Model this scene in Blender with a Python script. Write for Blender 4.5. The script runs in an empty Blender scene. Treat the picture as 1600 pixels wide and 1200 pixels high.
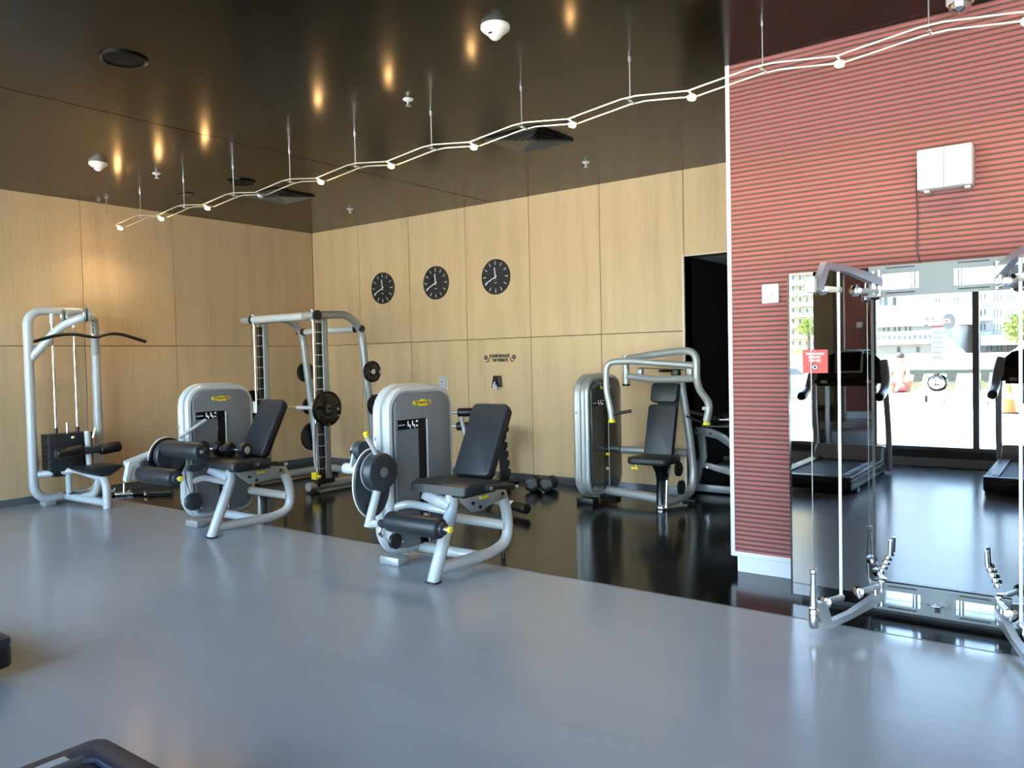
import bpy, bmesh, math, random
from mathutils import Vector, Matrix
random.seed(7)
S = bpy.context.scene
COL = S.collection
V = Vector

# ------------------------------------------------------------------ camera
FPX, YAW, PITCH, ROLL, CZ = 1244.57, 0.642494, -0.030755, -0.021242, 1.58
XL, YB, H, ZJ, YR, XR, YM = -10.155, 8.336, 3.654, 1.86, 5.59, -2.198, 5.136
YW = -1.25                      # window wall behind the camera
XRIGHT = 4.2                    # side wall right of the picture
MT = -0.006                     # the mirror leans by a hair
fw = V((-math.sin(YAW), math.cos(YAW), 0)); rt = V((math.cos(YAW), math.sin(YAW), 0)); up = V((0, 0, 1))
fw2 = fw * math.cos(PITCH) + up * math.sin(PITCH); up2 = up * math.cos(PITCH) - fw * math.sin(PITCH)
CR = rt * math.cos(ROLL) + up2 * math.sin(ROLL); CU = up2 * math.cos(ROLL) - rt * math.sin(ROLL); CF = fw2
cd = bpy.data.cameras.new('camera'); cam = bpy.data.objects.new('camera', cd); COL.objects.link(cam)
cd.sensor_fit = 'HORIZONTAL'; cd.sensor_width = 36.0; cd.lens = FPX / 1600 * 36.0
cd.clip_start = 0.05; cd.clip_end = 500
mm = Matrix((CR, CU, -CF)).transposed().to_4x4(); mm.translation = V((0, 0, CZ)); cam.matrix_world = mm
S.camera = cam

# ------------------------------------------------------------------ sky, sun, exposure
W = bpy.data.worlds.new('world'); S.world = W; W.use_nodes = True
wn = W.node_tree; wn.nodes.clear()
wo = wn.nodes.new('ShaderNodeOutputWorld'); bg = wn.nodes.new('ShaderNodeBackground'); sk = wn.nodes.new('ShaderNodeTexSky')
sk.sky_type = 'NISHITA'; sk.sun_disc = False; sk.sun_elevation = math.radians(58); sk.sun_rotation = math.radians(284.5)
sk.air_density = 1.0; sk.dust_density = 1.5; sk.ozone_density = 1.0
bg.inputs[1].default_value = 0.27
wn.links.new(sk.outputs[0], bg.inputs[0]); wn.links.new(bg.outputs[0], wo.inputs[0])
sl = bpy.data.lights.new('sun', 'SUN'); sun = bpy.data.objects.new('sun', sl); COL.objects.link(sun)
sl.energy = 5.0; sl.angle = math.radians(0.6); sl.color = (1.0, 0.95, 0.87)
sun.rotation_euler = (-V((0.62, -0.16, -1.0))).to_track_quat('Z', 'Y').to_euler()
sun.location = (-6, -6, 12)
S.view_settings.view_transform = 'Standard'; S.view_settings.look = 'None'
S.view_settings.exposure = 4.0; S.view_settings.gamma = 1.0; S.view_settings.use_curve_mapping = False

# ------------------------------------------------------------------ materials
MATS = {}
def mat(name, col=(.5, .5, .5), rough=.5, metal=0.0, spec=.5, coat=0.0, emit=None, es=0.0):
    if name in MATS: return MATS[name]
    m = bpy.data.materials.new(name); m.use_nodes = True
    b = m.node_tree.nodes['Principled BSDF']
    b.inputs['Base Color'].default_value = (*col, 1); b.inputs['Roughness'].default_value = rough
    b.inputs['Metallic'].default_value = metal; b.inputs['Specular IOR Level'].default_value = spec
    b.inputs['Coat Weight'].default_value = coat; b.inputs['Coat Roughness'].default_value = .08
    if emit: b.inputs['Emission Color'].default_value = (*emit, 1); b.inputs['Emission Strength'].default_value = es
    MATS[name] = m; return m
def nodes(m): return m.node_tree.nodes, m.node_tree.links, m.node_tree.nodes['Principled BSDF']
def add_noise(m, scale=(1, 1, 1), nscale=6.0, detail=4, amt=.12, bump=0.0, rough_amt=0.0, rnd=False):
    """multiply the base colour by a soft noise and add fine relief"""
    N, L, b = nodes(m)
    col = b.inputs['Base Color'].default_value[:]
    tc = N.new('ShaderNodeTexCoord'); mp = N.new('ShaderNodeMapping'); mp.inputs['Scale'].default_value = scale
    L.new(tc.outputs['Object'], mp.inputs[0])
    if rnd:
        oi = N.new('ShaderNodeObjectInfo'); sc = N.new('ShaderNodeVectorMath'); sc.operation = 'SCALE'
        cx = N.new('ShaderNodeCombineXYZ'); L.new(oi.outputs['Random'], cx.inputs[0]); L.new(oi.outputs['Random'], cx.inputs[1])
        L.new(cx.outputs[0], sc.inputs[0]); sc.inputs['Scale'].default_value = 37.0; L.new(sc.outputs[0], mp.inputs['Location'])
    nz = N.new('ShaderNodeTexNoise'); nz.inputs['Scale'].default_value = nscale; nz.inputs['Detail'].default_value = detail
    L.new(mp.outputs[0], nz.inputs['Vector'])
    rp = N.new('ShaderNodeMapRange'); rp.inputs[1].default_value = .25; rp.inputs[2].default_value = .75
    rp.inputs[3].default_value = 1 - amt; rp.inputs[4].default_value = 1 + amt; L.new(nz.outputs['Fac'], rp.inputs[0])
    mx = N.new('ShaderNodeVectorMath'); mx.operation = 'SCALE'; mx.inputs[0].default_value = col[:3]
    L.new(rp.outputs[0], mx.inputs['Scale']); L.new(mx.outputs[0], b.inputs['Base Color'])
    if rough_amt:
        r0 = b.inputs['Roughness'].default_value
        r2 = N.new('ShaderNodeMapRange'); r2.inputs[1].default_value = .3; r2.inputs[2].default_value = .7
        r2.inputs[3].default_value = r0 - rough_amt; r2.inputs[4].default_value = r0 + rough_amt
        L.new(nz.outputs['Fac'], r2.inputs[0]); L.new(r2.outputs[0], b.inputs['Roughness'])
    if bump:
        bp = N.new('ShaderNodeBump'); bp.inputs['Strength'].default_value = bump; bp.inputs['Distance'].default_value = .01
        L.new(nz.outputs['Fac'], bp.inputs['Height']); L.new(bp.outputs[0], b.inputs['Normal'])
    return m

def wood(name, col):
    m = mat(name, col, .42, spec=.35)
    N, L, b = nodes(m)
    tc = N.new('ShaderNodeTexCoord'); oi = N.new('ShaderNodeObjectInfo')
    cx = N.new('ShaderNodeCombineXYZ'); L.new(oi.outputs['Random'], cx.inputs[0]); L.new(oi.outputs['Random'], cx.inputs[1]); L.new(oi.outputs['Random'], cx.inputs[2])
    sc = N.new('ShaderNodeVectorMath'); sc.operation = 'SCALE'; sc.inputs['Scale'].default_value = 41; L.new(cx.outputs[0], sc.inputs[0])
    mp = N.new('ShaderNodeMapping'); mp.inputs['Scale'].default_value = (1, 1, .045); L.new(tc.outputs['Object'], mp.inputs[0]); L.new(sc.outputs[0], mp.inputs['Location'])
    n1 = N.new('ShaderNodeTexNoise'); n1.inputs['Scale'].default_value = 38; n1.inputs['Detail'].default_value = 6; n1.inputs['Roughness'].default_value = .65
    L.new(mp.outputs[0], n1.inputs['Vector'])
    mp2 = N.new('ShaderNodeMapping'); mp2.inputs['Scale'].default_value = (1, 1, .12); L.new(tc.outputs['Object'], mp2.inputs[0]); L.new(sc.outputs[0], mp2.inputs['Location'])
    n2 = N.new('ShaderNodeTexNoise'); n2.inputs['Scale'].default_value = 5; n2.inputs['Detail'].default_value = 5; n2.inputs['Distortion'].default_value = .6
    L.new(mp2.outputs[0], n2.inputs['Vector'])
    wv = N.new('ShaderNodeTexWave'); wv.inputs['Scale'].default_value = 1.6; wv.inputs['Distortion'].default_value = 9; wv.inputs['Detail'].default_value = 3; wv.inputs['Detail Scale'].default_value = .8
    wv.bands_direction = 'DIAGONAL'; L.new(mp.outputs[0], wv.inputs['Vector'])
    ad = N.new('ShaderNodeMath'); ad.operation = 'MULTIPLY_ADD'; ad.inputs[1].default_value = .55
    L.new(n1.outputs['Fac'], ad.inputs[0])
    m2 = N.new('ShaderNodeMath'); m2.operation = 'MULTIPLY'; m2.inputs[1].default_value = .3; L.new(n2.outputs['Fac'], m2.inputs[0]); L.new(m2.outputs[0], ad.inputs[2])
    a3 = N.new('ShaderNodeMath'); a3.operation = 'MULTIPLY_ADD'; a3.inputs[1].default_value = .12; L.new(wv.outputs['Fac'], a3.inputs[0]); L.new(ad.outputs[0], a3.inputs[2])
    cr = N.new('ShaderNodeValToRGB'); L.new(a3.outputs[0], cr.inputs[0])
    c = V(col)
    cr.color_ramp.elements[0].position = .3; cr.color_ramp.elements[0].color = (*(c * .87), 1)
    cr.color_ramp.elements[1].position = .66; cr.color_ramp.elements[1].color = (*(c * 1.08), 1)
    e = cr.color_ramp.elements.new(.47); e.color = (*c, 1)
    L.new(cr.outputs[0], b.inputs['Base Color'])
    bp = N.new('ShaderNodeBump'); bp.inputs['Strength'].default_value = .12; bp.inputs['Distance'].default_value = .004
    L.new(n1.outputs['Fac'], bp.inputs['Height']); L.new(bp.outputs[0], b.inputs['Normal'])
    return m

WOOD = wood('pale_oak_veneer', (.565, .40, .222))
DARKGAP = mat('dark_joint', (.05, .035, .02), .8)
FLOORG = mat('grey_vinyl', (.28, .31, .335), .2, spec=.32)
add_noise(FLOORG, (.5, 2, 1), 1.5, 3, .04, 0.0, 0.0)
FLOORB = mat('black_vinyl', (.004, .004, .004), .15, spec=.2); add_noise(FLOORB, (1, 1, 1), 4, 5, .2, 0, 0)
CEIL = mat('dark_lacquer_ceiling', (.006, .0045, .0028), .2, spec=.13); add_noise(CEIL, (1, .25, 1), 2.5, 5, .25, 0.0, .0)
SILVER = mat('silver_paint', (.45, .48, .485), .3, spec=.5, coat=.2)
SILVERD = mat('silver_grey_paint', (.36, .38, .37), .33, metal=.35, spec=.5)
SHROUD = mat('grey_shroud_plastic', (.15, .165, .18), .32, spec=.5, coat=.2)
SHROUDD = mat('smoked_shroud_plastic', (.035, .035, .032), .12, spec=.6, coat=.5)
DISC = mat('slate_plastic', (.03, .037, .044), .42)
PAD = mat('black_vinyl_upholstery', (.014, .018, .022), .42, spec=.5)
BLACK = mat('black_plastic', (.007, .007, .0075), .4)
BLACKG = mat('black_gloss', (.006, .006, .007), .1, spec=.6)
CHROME = mat('chrome', (.78, .79, .8), .08, metal=1)
STEEL = mat('brushed_steel', (.6, .61, .62), .28, metal=1)
ALU = mat('satin_aluminium', (.62, .64, .64), .3, metal=.75)
KPLATE = mat('pale_anodised_plate', (.17, .185, .175), .4, metal=.0)
KARM = mat('lilac_grey_metal', (.36, .36, .42), .3, metal=.6)
YELLOW = mat('yellow_plastic', (.80, .66, .04), .4)
CREAM = mat('cream_plastic', (.8, .76, .55), .4)
WHITE = mat('white_plastic', (.50, .51, .53), .4)
OFFW = mat('offwhite_plastic', (.72, .70, .60), .45)
ROPEW = mat('white_rope', (.8, .82, .80), .5)
WTILE = mat('white_tile', (.58, .60, .63), .2, spec=.6)
MIRROR = mat('mirror_glass', (.32, .33, .33), .0, metal=1)
DMIRROR = mat('tinted_mirror', (.42, .40, .38), .01, metal=1)
BASEB = mat('grey_metal_skirting', (.20, .215, .235), .22, metal=.6)
REDSIGN = mat('red_card', (.62, .05, .035), .5)
WHITEP = mat('white_print', (.85, .85, .85), .5)
BLACKP = mat('black_print', (.01, .01, .01), .6)
NAVY = mat('navy_rubber', (.022, .032, .055), .38)
BELT = mat('running_belt', (.03, .031, .033), .6); add_noise(BELT, (1, 1, 1), 60, 3, .35, .2)
ORANGE = mat('orange_plastic', (.85, .12, .02), .5)
PANE = None

def stripes():
    m = mat('red_ribbed_fabric', (.5, .15, .14), .7, spec=.25)
    N, L, b = nodes(m)
    tc = N.new('ShaderNodeTexCoord'); sp = N.new('ShaderNodeSeparateXYZ'); L.new(tc.outputs['Object'], sp.inputs[0])
    dv = N.new('ShaderNodeMath'); dv.operation = 'DIVIDE'; dv.inputs[1].default_value = .0335; L.new(sp.outputs[2], dv.inputs[0])
    fr = N.new('ShaderNodeMath'); fr.operation = 'FRACT'; L.new(dv.outputs[0], fr.inputs[0])
    cr = N.new('ShaderNodeValToRGB'); L.new(fr.outputs[0], cr.inputs[0])
    red = (.325, .105, .096, 1); dk = (.085, .052, .04, 1)
    E = cr.color_ramp.elements; E[0].position = 0; E[0].color = dk; E[1].position = 1; E[1].color = dk
    for p_, c_ in ((.16, dk), (.34, red), (.76, red), (.92, dk)): e = E.new(p_); e.color = c_
    nz = N.new('ShaderNodeTexNoise'); nz.inputs['Scale'].default_value = 2; nz.inputs['Detail'].default_value = 5
    mr = N.new('ShaderNodeMapRange'); mr.inputs[3].default_value = .88; mr.inputs[4].default_value = 1.12; L.new(nz.outputs['Fac'], mr.inputs[0])
    mx = N.new('ShaderNodeVectorMath'); mx.operation = 'SCALE'; L.new(cr.outputs[0], mx.inputs[0]); L.new(mr.outputs[0], mx.inputs['Scale'])
    L.new(mx.outputs[0], b.inputs['Base Color'])
    pp = N.new('ShaderNodeMath'); pp.operation = 'PINGPONG'; pp.inputs[1].default_value = .5; L.new(fr.outputs[0], pp.inputs[0])
    bp = N.new('ShaderNodeBump'); bp.inputs['Strength'].default_value = .5; bp.inputs['Distance'].default_value = .006
    L.new(pp.outputs[0], bp.inputs['Height']); L.new(bp.outputs[0], b.inputs['Normal'])
    return m
REDW = stripes()

def glass():
    m = bpy.data.materials.new('window_glass'); m.use_nodes = True
    n = m.node_tree.nodes; l = m.node_tree.links; n.clear()
    o = n.new('ShaderNodeOutputMaterial'); t = n.new('ShaderNodeBsdfTransparent'); g = n.new('ShaderNodeBsdfGlossy'); x = n.new('ShaderNodeMixShader'); f = n.new('ShaderNodeFresnel')
    f.inputs[0].default_value = 1.4; g.inputs['Roughness'].default_value = 0.0; t.inputs[0].default_value = (.95, .97, .96, 1)
    l.new(f.outputs[0], x.inputs[0]); l.new(t.outputs[0], x.inputs[1]); l.new(g.outputs[0], x.inputs[2]); l.new(x.outputs[0], o.inputs[0])
    return m
GLASS = glass()

# ------------------------------------------------------------------ mesh builder
def fillet(pts, r, n=5):
    pts = [V(p) for p in pts]
    if r <= 0 or len(pts) < 3: return pts
    out = [pts[0]]
    for i in range(1, len(pts) - 1):
        a, b, c = pts[i - 1], pts[i], pts[i + 1]
        d1, d2 = (a - b), (c - b); l1, l2 = d1.length, d2.length
        if l1 < 1e-6 or l2 < 1e-6: continue
        k = min(r, l1 * .48, l2 * .48); p, q = b + d1 / l1 * k, b + d2 / l2 * k
        for j in range(n + 1):
            t = j / n; out.append(p * (1 - t) ** 2 + b * 2 * t * (1 - t) + q * t * t)
    out.append(pts[-1]); return out

def rrect(a0, a1, b0, b1, r, n=5):
    out = []
    for cx, cy, s in ((a1 - r, b1 - r, 0), (a0 + r, b1 - r, 1), (a0 + r, b0 + r, 2), (a1 - r, b0 + r, 3)):
        for j in range(n + 1):
            t = (s + j / n) * math.pi / 2; out.append((cx + r * math.cos(t), cy + r * math.sin(t)))
    return out
def ell(ca, cb, ra, rb, n=28): return [(ca + ra * math.cos(2 * math.pi * i / n), cb + rb * math.sin(2 * math.pi * i / n)) for i in range(n)]

class MB:
    def __init__(s): s.v = []; s.f = []; s.M = None
    def add(s, vs, fs):
        o = len(s.v)
        s.v += [(s.M @ V(p)) if s.M else V(p) for p in vs]; s.f += [[i + o for i in f] for f in fs]; return s
    def _bm(s, bm):
        bm.verts.index_update(); s.add([v.co.copy() for v in bm.verts], [[v.index for v in f.verts] for f in bm.faces]); bm.free(); return s
    def box(s, x0, x1, y0, y1, z0, z1, bev=0.0, seg=2):
        bm = bmesh.new(); bmesh.ops.create_cube(bm, size=1)
        for v in bm.verts: v.co = V(((x0 + x1) / 2 + v.co.x * (x1 - x0), (y0 + y1) / 2 + v.co.y * (y1 - y0), (z0 + z1) / 2 + v.co.z * (z1 - z0)))
        if bev: bmesh.ops.bevel(bm, geom=bm.edges[:], offset=bev, segments=seg, affect='EDGES', profile=.5, clamp_overlap=True)
        return s._bm(bm)
    def prism(s, poly, plane, d0, d1, bev=0.0, seg=2):
        """extrude a 2-D outline; plane 'yz','xz' or 'xy' names the outline's axes"""
        def P(a, b, d): return {'yz': (d, a, b), 'xz': (a, d, b), 'xy': (a, b, d)}[plane]
        bm = bmesh.new()
        A = [bm.verts.new(P(a, b, d0)) for a, b in poly]; B = [bm.verts.new(P(a, b, d1)) for a, b in poly]
        fa = bm.faces.new(A); fb = bm.faces.new(B[::-1]); n = len(poly)
        for i in range(n): bm.faces.new((A[i], B[i], B[(i + 1) % n], A[(i + 1) % n]))
        bmesh.ops.recalc_face_normals(bm, faces=bm.faces[:])
        if bev: bmesh.ops.bevel(bm, geom=list(fa.edges) + list(fb.edges), offset=bev, segments=seg, affect='EDGES', profile=.5, clamp_overlap=True)
        return s._bm(bm)
    def tube(s, pts, r, fil=0.0, seg=12, n=5, r2=None, closed=False):
        p = fillet(pts, fil, n); m = len(p); ring = []
        tan = [(p[(i + 1) % m] - p[i - 1]) if closed else (p[min(i + 1, m - 1)] - p[max(i - 1, 0)]) for i in range(m)]
        t0 = tan[0].normalized(); nrm = t0.orthogonal().normalized(); vs = []; fs = []
        for i in range(m):
            t = tan[i].normalized(); nrm = (nrm - t * nrm.dot(t)).normalized(); b = t.cross(nrm)
            rr = r if r2 is None else r + (r2 - r) * i / (m - 1)
            for k in range(seg): a = 2 * math.pi * k / seg; vs.append(p[i] + (nrm * math.cos(a) + b * math.sin(a)) * rr)
        for i in range(m if closed else m - 1):
            j = (i + 1) % m
            for k in range(seg): fs.append([i * seg + k, i * seg + (k + 1) % seg, j * seg + (k + 1) % seg, j * seg + k])
        if not closed: fs.append(list(range(seg))[::-1]); fs.append([(m - 1) * seg + k for k in range(seg)])
        return s.add(vs, fs)
    def lathe(s, p0, ax, prof, seg=24, ring=False):
        """prof: list of (distance along the axis, radius)"""
        p0 = V(p0); ax = V(ax).normalized(); u = ax.orthogonal().normalized(); w = ax.cross(u); vs = []; fs = []
        for t, r in prof:
            for k in range(seg): a = 2 * math.pi * k / seg; vs.append(p0 + ax * t + (u * math.cos(a) + w * math.sin(a)) * max(r, 1e-4))
        m = len(prof)
        for i in range(m - 1):
            for k in range(seg): fs.append([i * seg + k, i * seg + (k + 1) % seg, (i + 1) * seg + (k + 1) % seg, (i + 1) * seg + k])
        if ring: fs += [[(m - 1) * seg + k, (m - 1) * seg + (k + 1) % seg, (k + 1) % seg, k] for k in range(seg)]
        else: fs.append(list(range(seg))[::-1]); fs.append([(m - 1) * seg + k for k in range(seg)])
        return s.add(vs, fs)
    def cyl(s, p0, p1, r, bev=0.0, seg=20):
        p0 = V(p0); p1 = V(p1); L = (p1 - p0).length
        if bev:
            pr = []
            for j in range(4): a = j / 3 * math.pi / 2; pr.append((bev - bev * math.cos(a) if False else bev * (1 - math.cos(a)), r - bev + bev * math.sin(a)))
            pr += [(L - t, q) for t, q in pr[::-1]]
        else: pr = [(0, r), (L, r)]
        return s.lathe(p0, p1 - p0, pr, seg)
    def sphere(s, c, r, seg=14, sz=1.0):
        pr = [(-r * sz * math.cos(math.pi * i / 8), r * math.sin(math.pi * i / 8)) for i in range(9)]
        return s.lathe(c, (0, 0, 1), pr, seg)
    def build(s, name, m, parent=None, kind=None, label=None, ang=35):
        me = bpy.data.meshes.new(name); off = V((0, 0, 0))
        if parent is not None:
            r = parent
            while r.parent: r = r.parent
            off = r.location
        me.from_pydata([v - off for v in s.v], [], s.f); me.update()
        bm = bmesh.new(); bm.from_mesh(me); bmesh.ops.recalc_face_normals(bm, faces=bm.faces[:]); bm.to_mesh(me); bm.free()
        me.polygons.foreach_set('use_smooth', [True] * len(me.polygons)); me.set_sharp_from_angle(angle=math.radians(ang))
        me.materials.append(m); o = bpy.data.objects.new(name, me); COL.objects.link(o)
        if parent is not None: o.parent = parent
        if kind: o['kind'] = kind
        if label: o['label'] = label
        return o

def tag(o, label, cat, group=None):
    o['label'] = label; o['category'] = cat
    if group: o['group'] = group
    return o
def thing(name, label, cat, loc, group=None):
    o = bpy.data.objects.new(name, None); o.empty_display_size = .1; o.location = V(loc); COL.objects.link(o); return tag(o, label, cat, group)
def recentre(o):
    """move a one-mesh thing's origin to its base centre"""
    vs = [v.co for v in o.data.vertices]
    c = V(((min(v.x for v in vs) + max(v.x for v in vs)) / 2, (min(v.y for v in vs) + max(v.y for v in vs)) / 2, min(v.z for v in vs)))
    o.data.transform(Matrix.Translation(-c)); o.location = c; return o
def single(name, mb, m, label, cat, group=None, ang=35): return tag(recentre(mb.build(name, m, ang=ang)), label, cat, group)
def dup(root, loc, label=None):
    r = root.copy(); COL.objects.link(r); r.location = V(loc)
    if label: r['label'] = label
    for ch in list(root.children):
        c = ch.copy(); COL.objects.link(c); c.parent = r
        for g in list(ch.children): d = g.copy(); COL.objects.link(d); d.parent = c
    return r
def struct(name, mb, m, parent=None):
    o = mb.build(name, m, parent)
    if parent is None: o['kind'] = 'structure'
    return o
def text_mesh(body, name, m, parent, loc, size, width, right, upv, bold=.0, align='CENTER'):
    """flat lettering laid on a surface: right and up give its plane"""
    cu = bpy.data.curves.new(name, 'FONT'); cu.body = body; cu.size = 1; cu.align_x = align; cu.align_y = 'CENTER'; cu.offset = bold; cu.extrude = .01; cu.resolution_u = 2
    ob = bpy.data.objects.new(name, cu); COL.objects.link(ob)
    dg = bpy.context.evaluated_depsgraph_get(); me = bpy.data.meshes.new_from_object(ob.evaluated_get(dg)); bpy.data.objects.remove(ob)
    xs = [v.co.x for v in me.vertices]; ys = [v.co.y for v in me.vertices]
    sx = width / max(1e-6, max(xs) - min(xs)); sy = size / max(1e-6, max(ys) - min(ys))
    cx, cy = (max(xs) + min(xs)) / 2, (max(ys) + min(ys)) / 2
    R_, U_ = V(right).normalized(), V(upv).normalized(); N_ = R_.cross(U_)
    r = parent
    while r.parent: r = r.parent
    for v in me.vertices: v.co = V(loc) - r.location + R_ * (v.co.x - cx) * sx + U_ * (v.co.y - cy) * sy + N_ * v.co.z * .1
    me.materials.clear(); me.materials.append(m); o = bpy.data.objects.new(name, me); COL.objects.link(o); o.parent = parent; return o

def ray(u, v): return CF + CR * ((u - 800) / FPX) + CU * ((600 - v) / FPX)
CAM0 = V((0, 0, CZ)); MN = V((0, -math.cos(MT), math.sin(MT))); MP = V((0, YM, 1.0))
def through_mirror(u, v, y=None, z=None):
    d = ray(u, v); s = (MP - CAM0).dot(MN) / d.dot(MN); q = CAM0 + d * s; d2 = d - MN * (2 * d.dot(MN))
    k = ((y - q.y) / d2.y) if y is not None else ((z - q.z) / d2.z)
    return q + d2 * k

# ================================================================== THE ROOM
struct('floor', MB().box(XL - .1, XRIGHT + .1, YW - .1, 4.78, -.12, 0), FLOORG)
struct('floor_black_zone', MB().box(XL - .1, XRIGHT + .1, 4.78, 11.2, -.12, 0), FLOORB)
struct('trim_1', MB().box(XL, XRIGHT, 4.772, 4.788, -.001, .0012), mat('joint_strip', (.09, .09, .09), .4))
struct('ceiling', MB().box(XL - .1, XRIGHT + .1, YW - .2, YB + .2, H, H + .15), CEIL)

struct('trim_6', MB().box(-6.503, -6.499, YW, YB, H - .0015, H), mat('ceiling_seam', (.001, .001, .001), .8, spec=.0))
DX0, DX1, DZ = -3.80, -2.70, 2.69       # doorway
wb = struct('wall_back', MB().box(XL - .15, DX0, YB + .02, YB + .2, 0, H).box(DX0, DX1, YB + .02, YB + .2, DZ, H).box(DX1, XR + .3, YB + .02, YB + .2, 0, H), DARKGAP)
wl = struct('wall_left', MB().box(XL - .2, XL - .02, YW - .2, YB + .2, 0, H), DARKGAP)
G = .004
xs = [XL] + [-9.09, -8.04, -6.98, -5.92, -4.88, DX0, DX1, XR + .05]
for i in range(len(xs) - 1):
    a, b_ = xs[i], xs[i + 1]
    if b_ - a < .2: continue
    if i == 6: MB().box(a + G, b_ - G, YB, YB + .02, DZ + .01, H, .002, 1).build('wood_panel', WOOD, wb); continue
    MB().box(a + G, b_ - G, YB, YB + .02, ZJ + G, H, .002, 1).build('wood_panel', WOOD, wb)
    MB().box(a + G, b_ - G, YB, YB + .02, .09, ZJ - G, .002, 1).build('wood_panel', WOOD, wb)
ys = [YW, -.05, 1.15, 2.35, 3.55, 4.755, 5.965, 7.155, YB]
for i in range(len(ys) - 1):
    for z0, z1 in ((ZJ + G, H), (.09, ZJ - G)):
        MB().box(XL - .02, XL, ys[i] + G, ys[i + 1] - G, z0, z1, .002, 1).build('wood_panel', WOOD, wl)
struct('baseboard_back', MB().box(XL, DX0, YB - .012, YB + .02, 0, .094, .002, 1), BASEB)
struct('baseboard_left', MB().box(XL - .02, XL + .012, YW, YB - .012, 0, .094, .002, 1), BASEB)
struct('trim_2', MB().box(DX0 - .025, DX0, YB - .006, YB + .2, 0, DZ + .02).box(DX0, DX1, YB - .006, YB + .02, DZ, DZ + .012), mat('pale_door_edge', (.62, .56, .42), .4))
# store room behind the doorway
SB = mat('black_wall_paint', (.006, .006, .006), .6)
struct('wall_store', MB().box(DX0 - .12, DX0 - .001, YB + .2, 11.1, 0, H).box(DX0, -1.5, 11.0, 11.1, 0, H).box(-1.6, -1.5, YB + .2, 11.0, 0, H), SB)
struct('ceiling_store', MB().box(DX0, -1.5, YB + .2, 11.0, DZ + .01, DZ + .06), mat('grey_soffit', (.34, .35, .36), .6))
# red ribbed wall, a block in front of the back wall
struct('wall_red', MB().box(XR, XRIGHT, YR, YR + .16, .14, H), REDW)
struct('wall_block', MB().box(XR + .02, XR + .15, YR + .16, YB, 0, H).box(XR + .04, XRIGHT, YR + .02, YR + .16, 0, .14), mat('painted_plaster', (.5, .48, .45), .7))
struct('trim_3', MB().box(XR - .010, XR + .020, YR - .006, YR + .16, .12, H), mat('white_corner_bead', (.60, .57, .54), .4))
bb = struct('baseboard_red', MB().box(XR - .01, XRIGHT, YR - .008, YR + .02, .112, .146, .003, 1), WTILE)
x = XR + .035; k = 0
while x < XRIGHT:
    MB().box(x + .001, min(x + .6, XRIGHT) - .001, YR, YR + .02, 0, .112, .0015, 1).build('tile', WTILE, bb); x += .6
struct('wall_right', MB().box(XRIGHT, XRIGHT + .15, YW - .2, YR + .2, 0, H), mat('right_wall_paint', (.5, .45, .38), .6))

# window wall behind the camera
FRAME = mat('grey_window_frame', (.17, .18, .185), .35, metal=.5)
WX0 = XL + .25  # unseen glazing carried on to the left wall and heightened, to brighten the room
PX0, PX1 = -3.27, -2.53                   # mirror-clad pillar
KICK = mat('pale_kick_board', (.45, .45, .43), .5)
struct('wall_window', MB().box(XL, WX0, YW - .2, YW, 0, H).box(WX0, XRIGHT, YW - .2, YW, 3.58, H).box(PX0, PX1, YW - .2, YW - .01, 0, H), mat('window_wall_paint', (.42, .40, .36), .6))
struct('baseboard_window', MB().box(WX0, XRIGHT, YW - .06, YW, 0, .11).box(WX0, XRIGHT, YW - .2, YW - .06, -.1, .0), KICK)
struct('trim_4', MB().box(WX0, PX0, YW - .08, YW + .01, .11, .21).box(PX1, XRIGHT, YW - .08, YW + .01, .11, .21), mat('dark_sill_band', (.05, .053, .056), .4))
struct('trim_5', MB().prism([(PX0, YW - .01), (PX0, YW + .134), (PX1, YW + .004), (PX1, YW - .01)], 'xy', .12, H), DMIRROR)
mull = [WX0, -8.75, -7.65, -6.55, -5.45, -4.36, PX0]
mull2 = [PX1, -1.33, -.23, .87, 1.97, 3.07, XRIGHT]
wi = 1
for ML in (mull, mull2):
    for i in range(len(ML) - 1):
        a, b_ = ML[i], ML[i + 1]
        wf = struct('window_%d' % wi, MB().box(a, a + .035, YW - .1, YW, .21, 3.58).box(b_ - .035, b_, YW - .1, YW, .21, 3.58).box(a + .035, b_ - .035, YW - .1, YW, .21, .25).box(a + .035, b_ - .035, YW - .1, YW, 3.54, 3.58), FRAME)
        MB().box(a + .035, b_ - .035, YW - .055, YW - .045, .25, 3.54).build('pane', GLASS, wf); wi += 1

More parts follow.
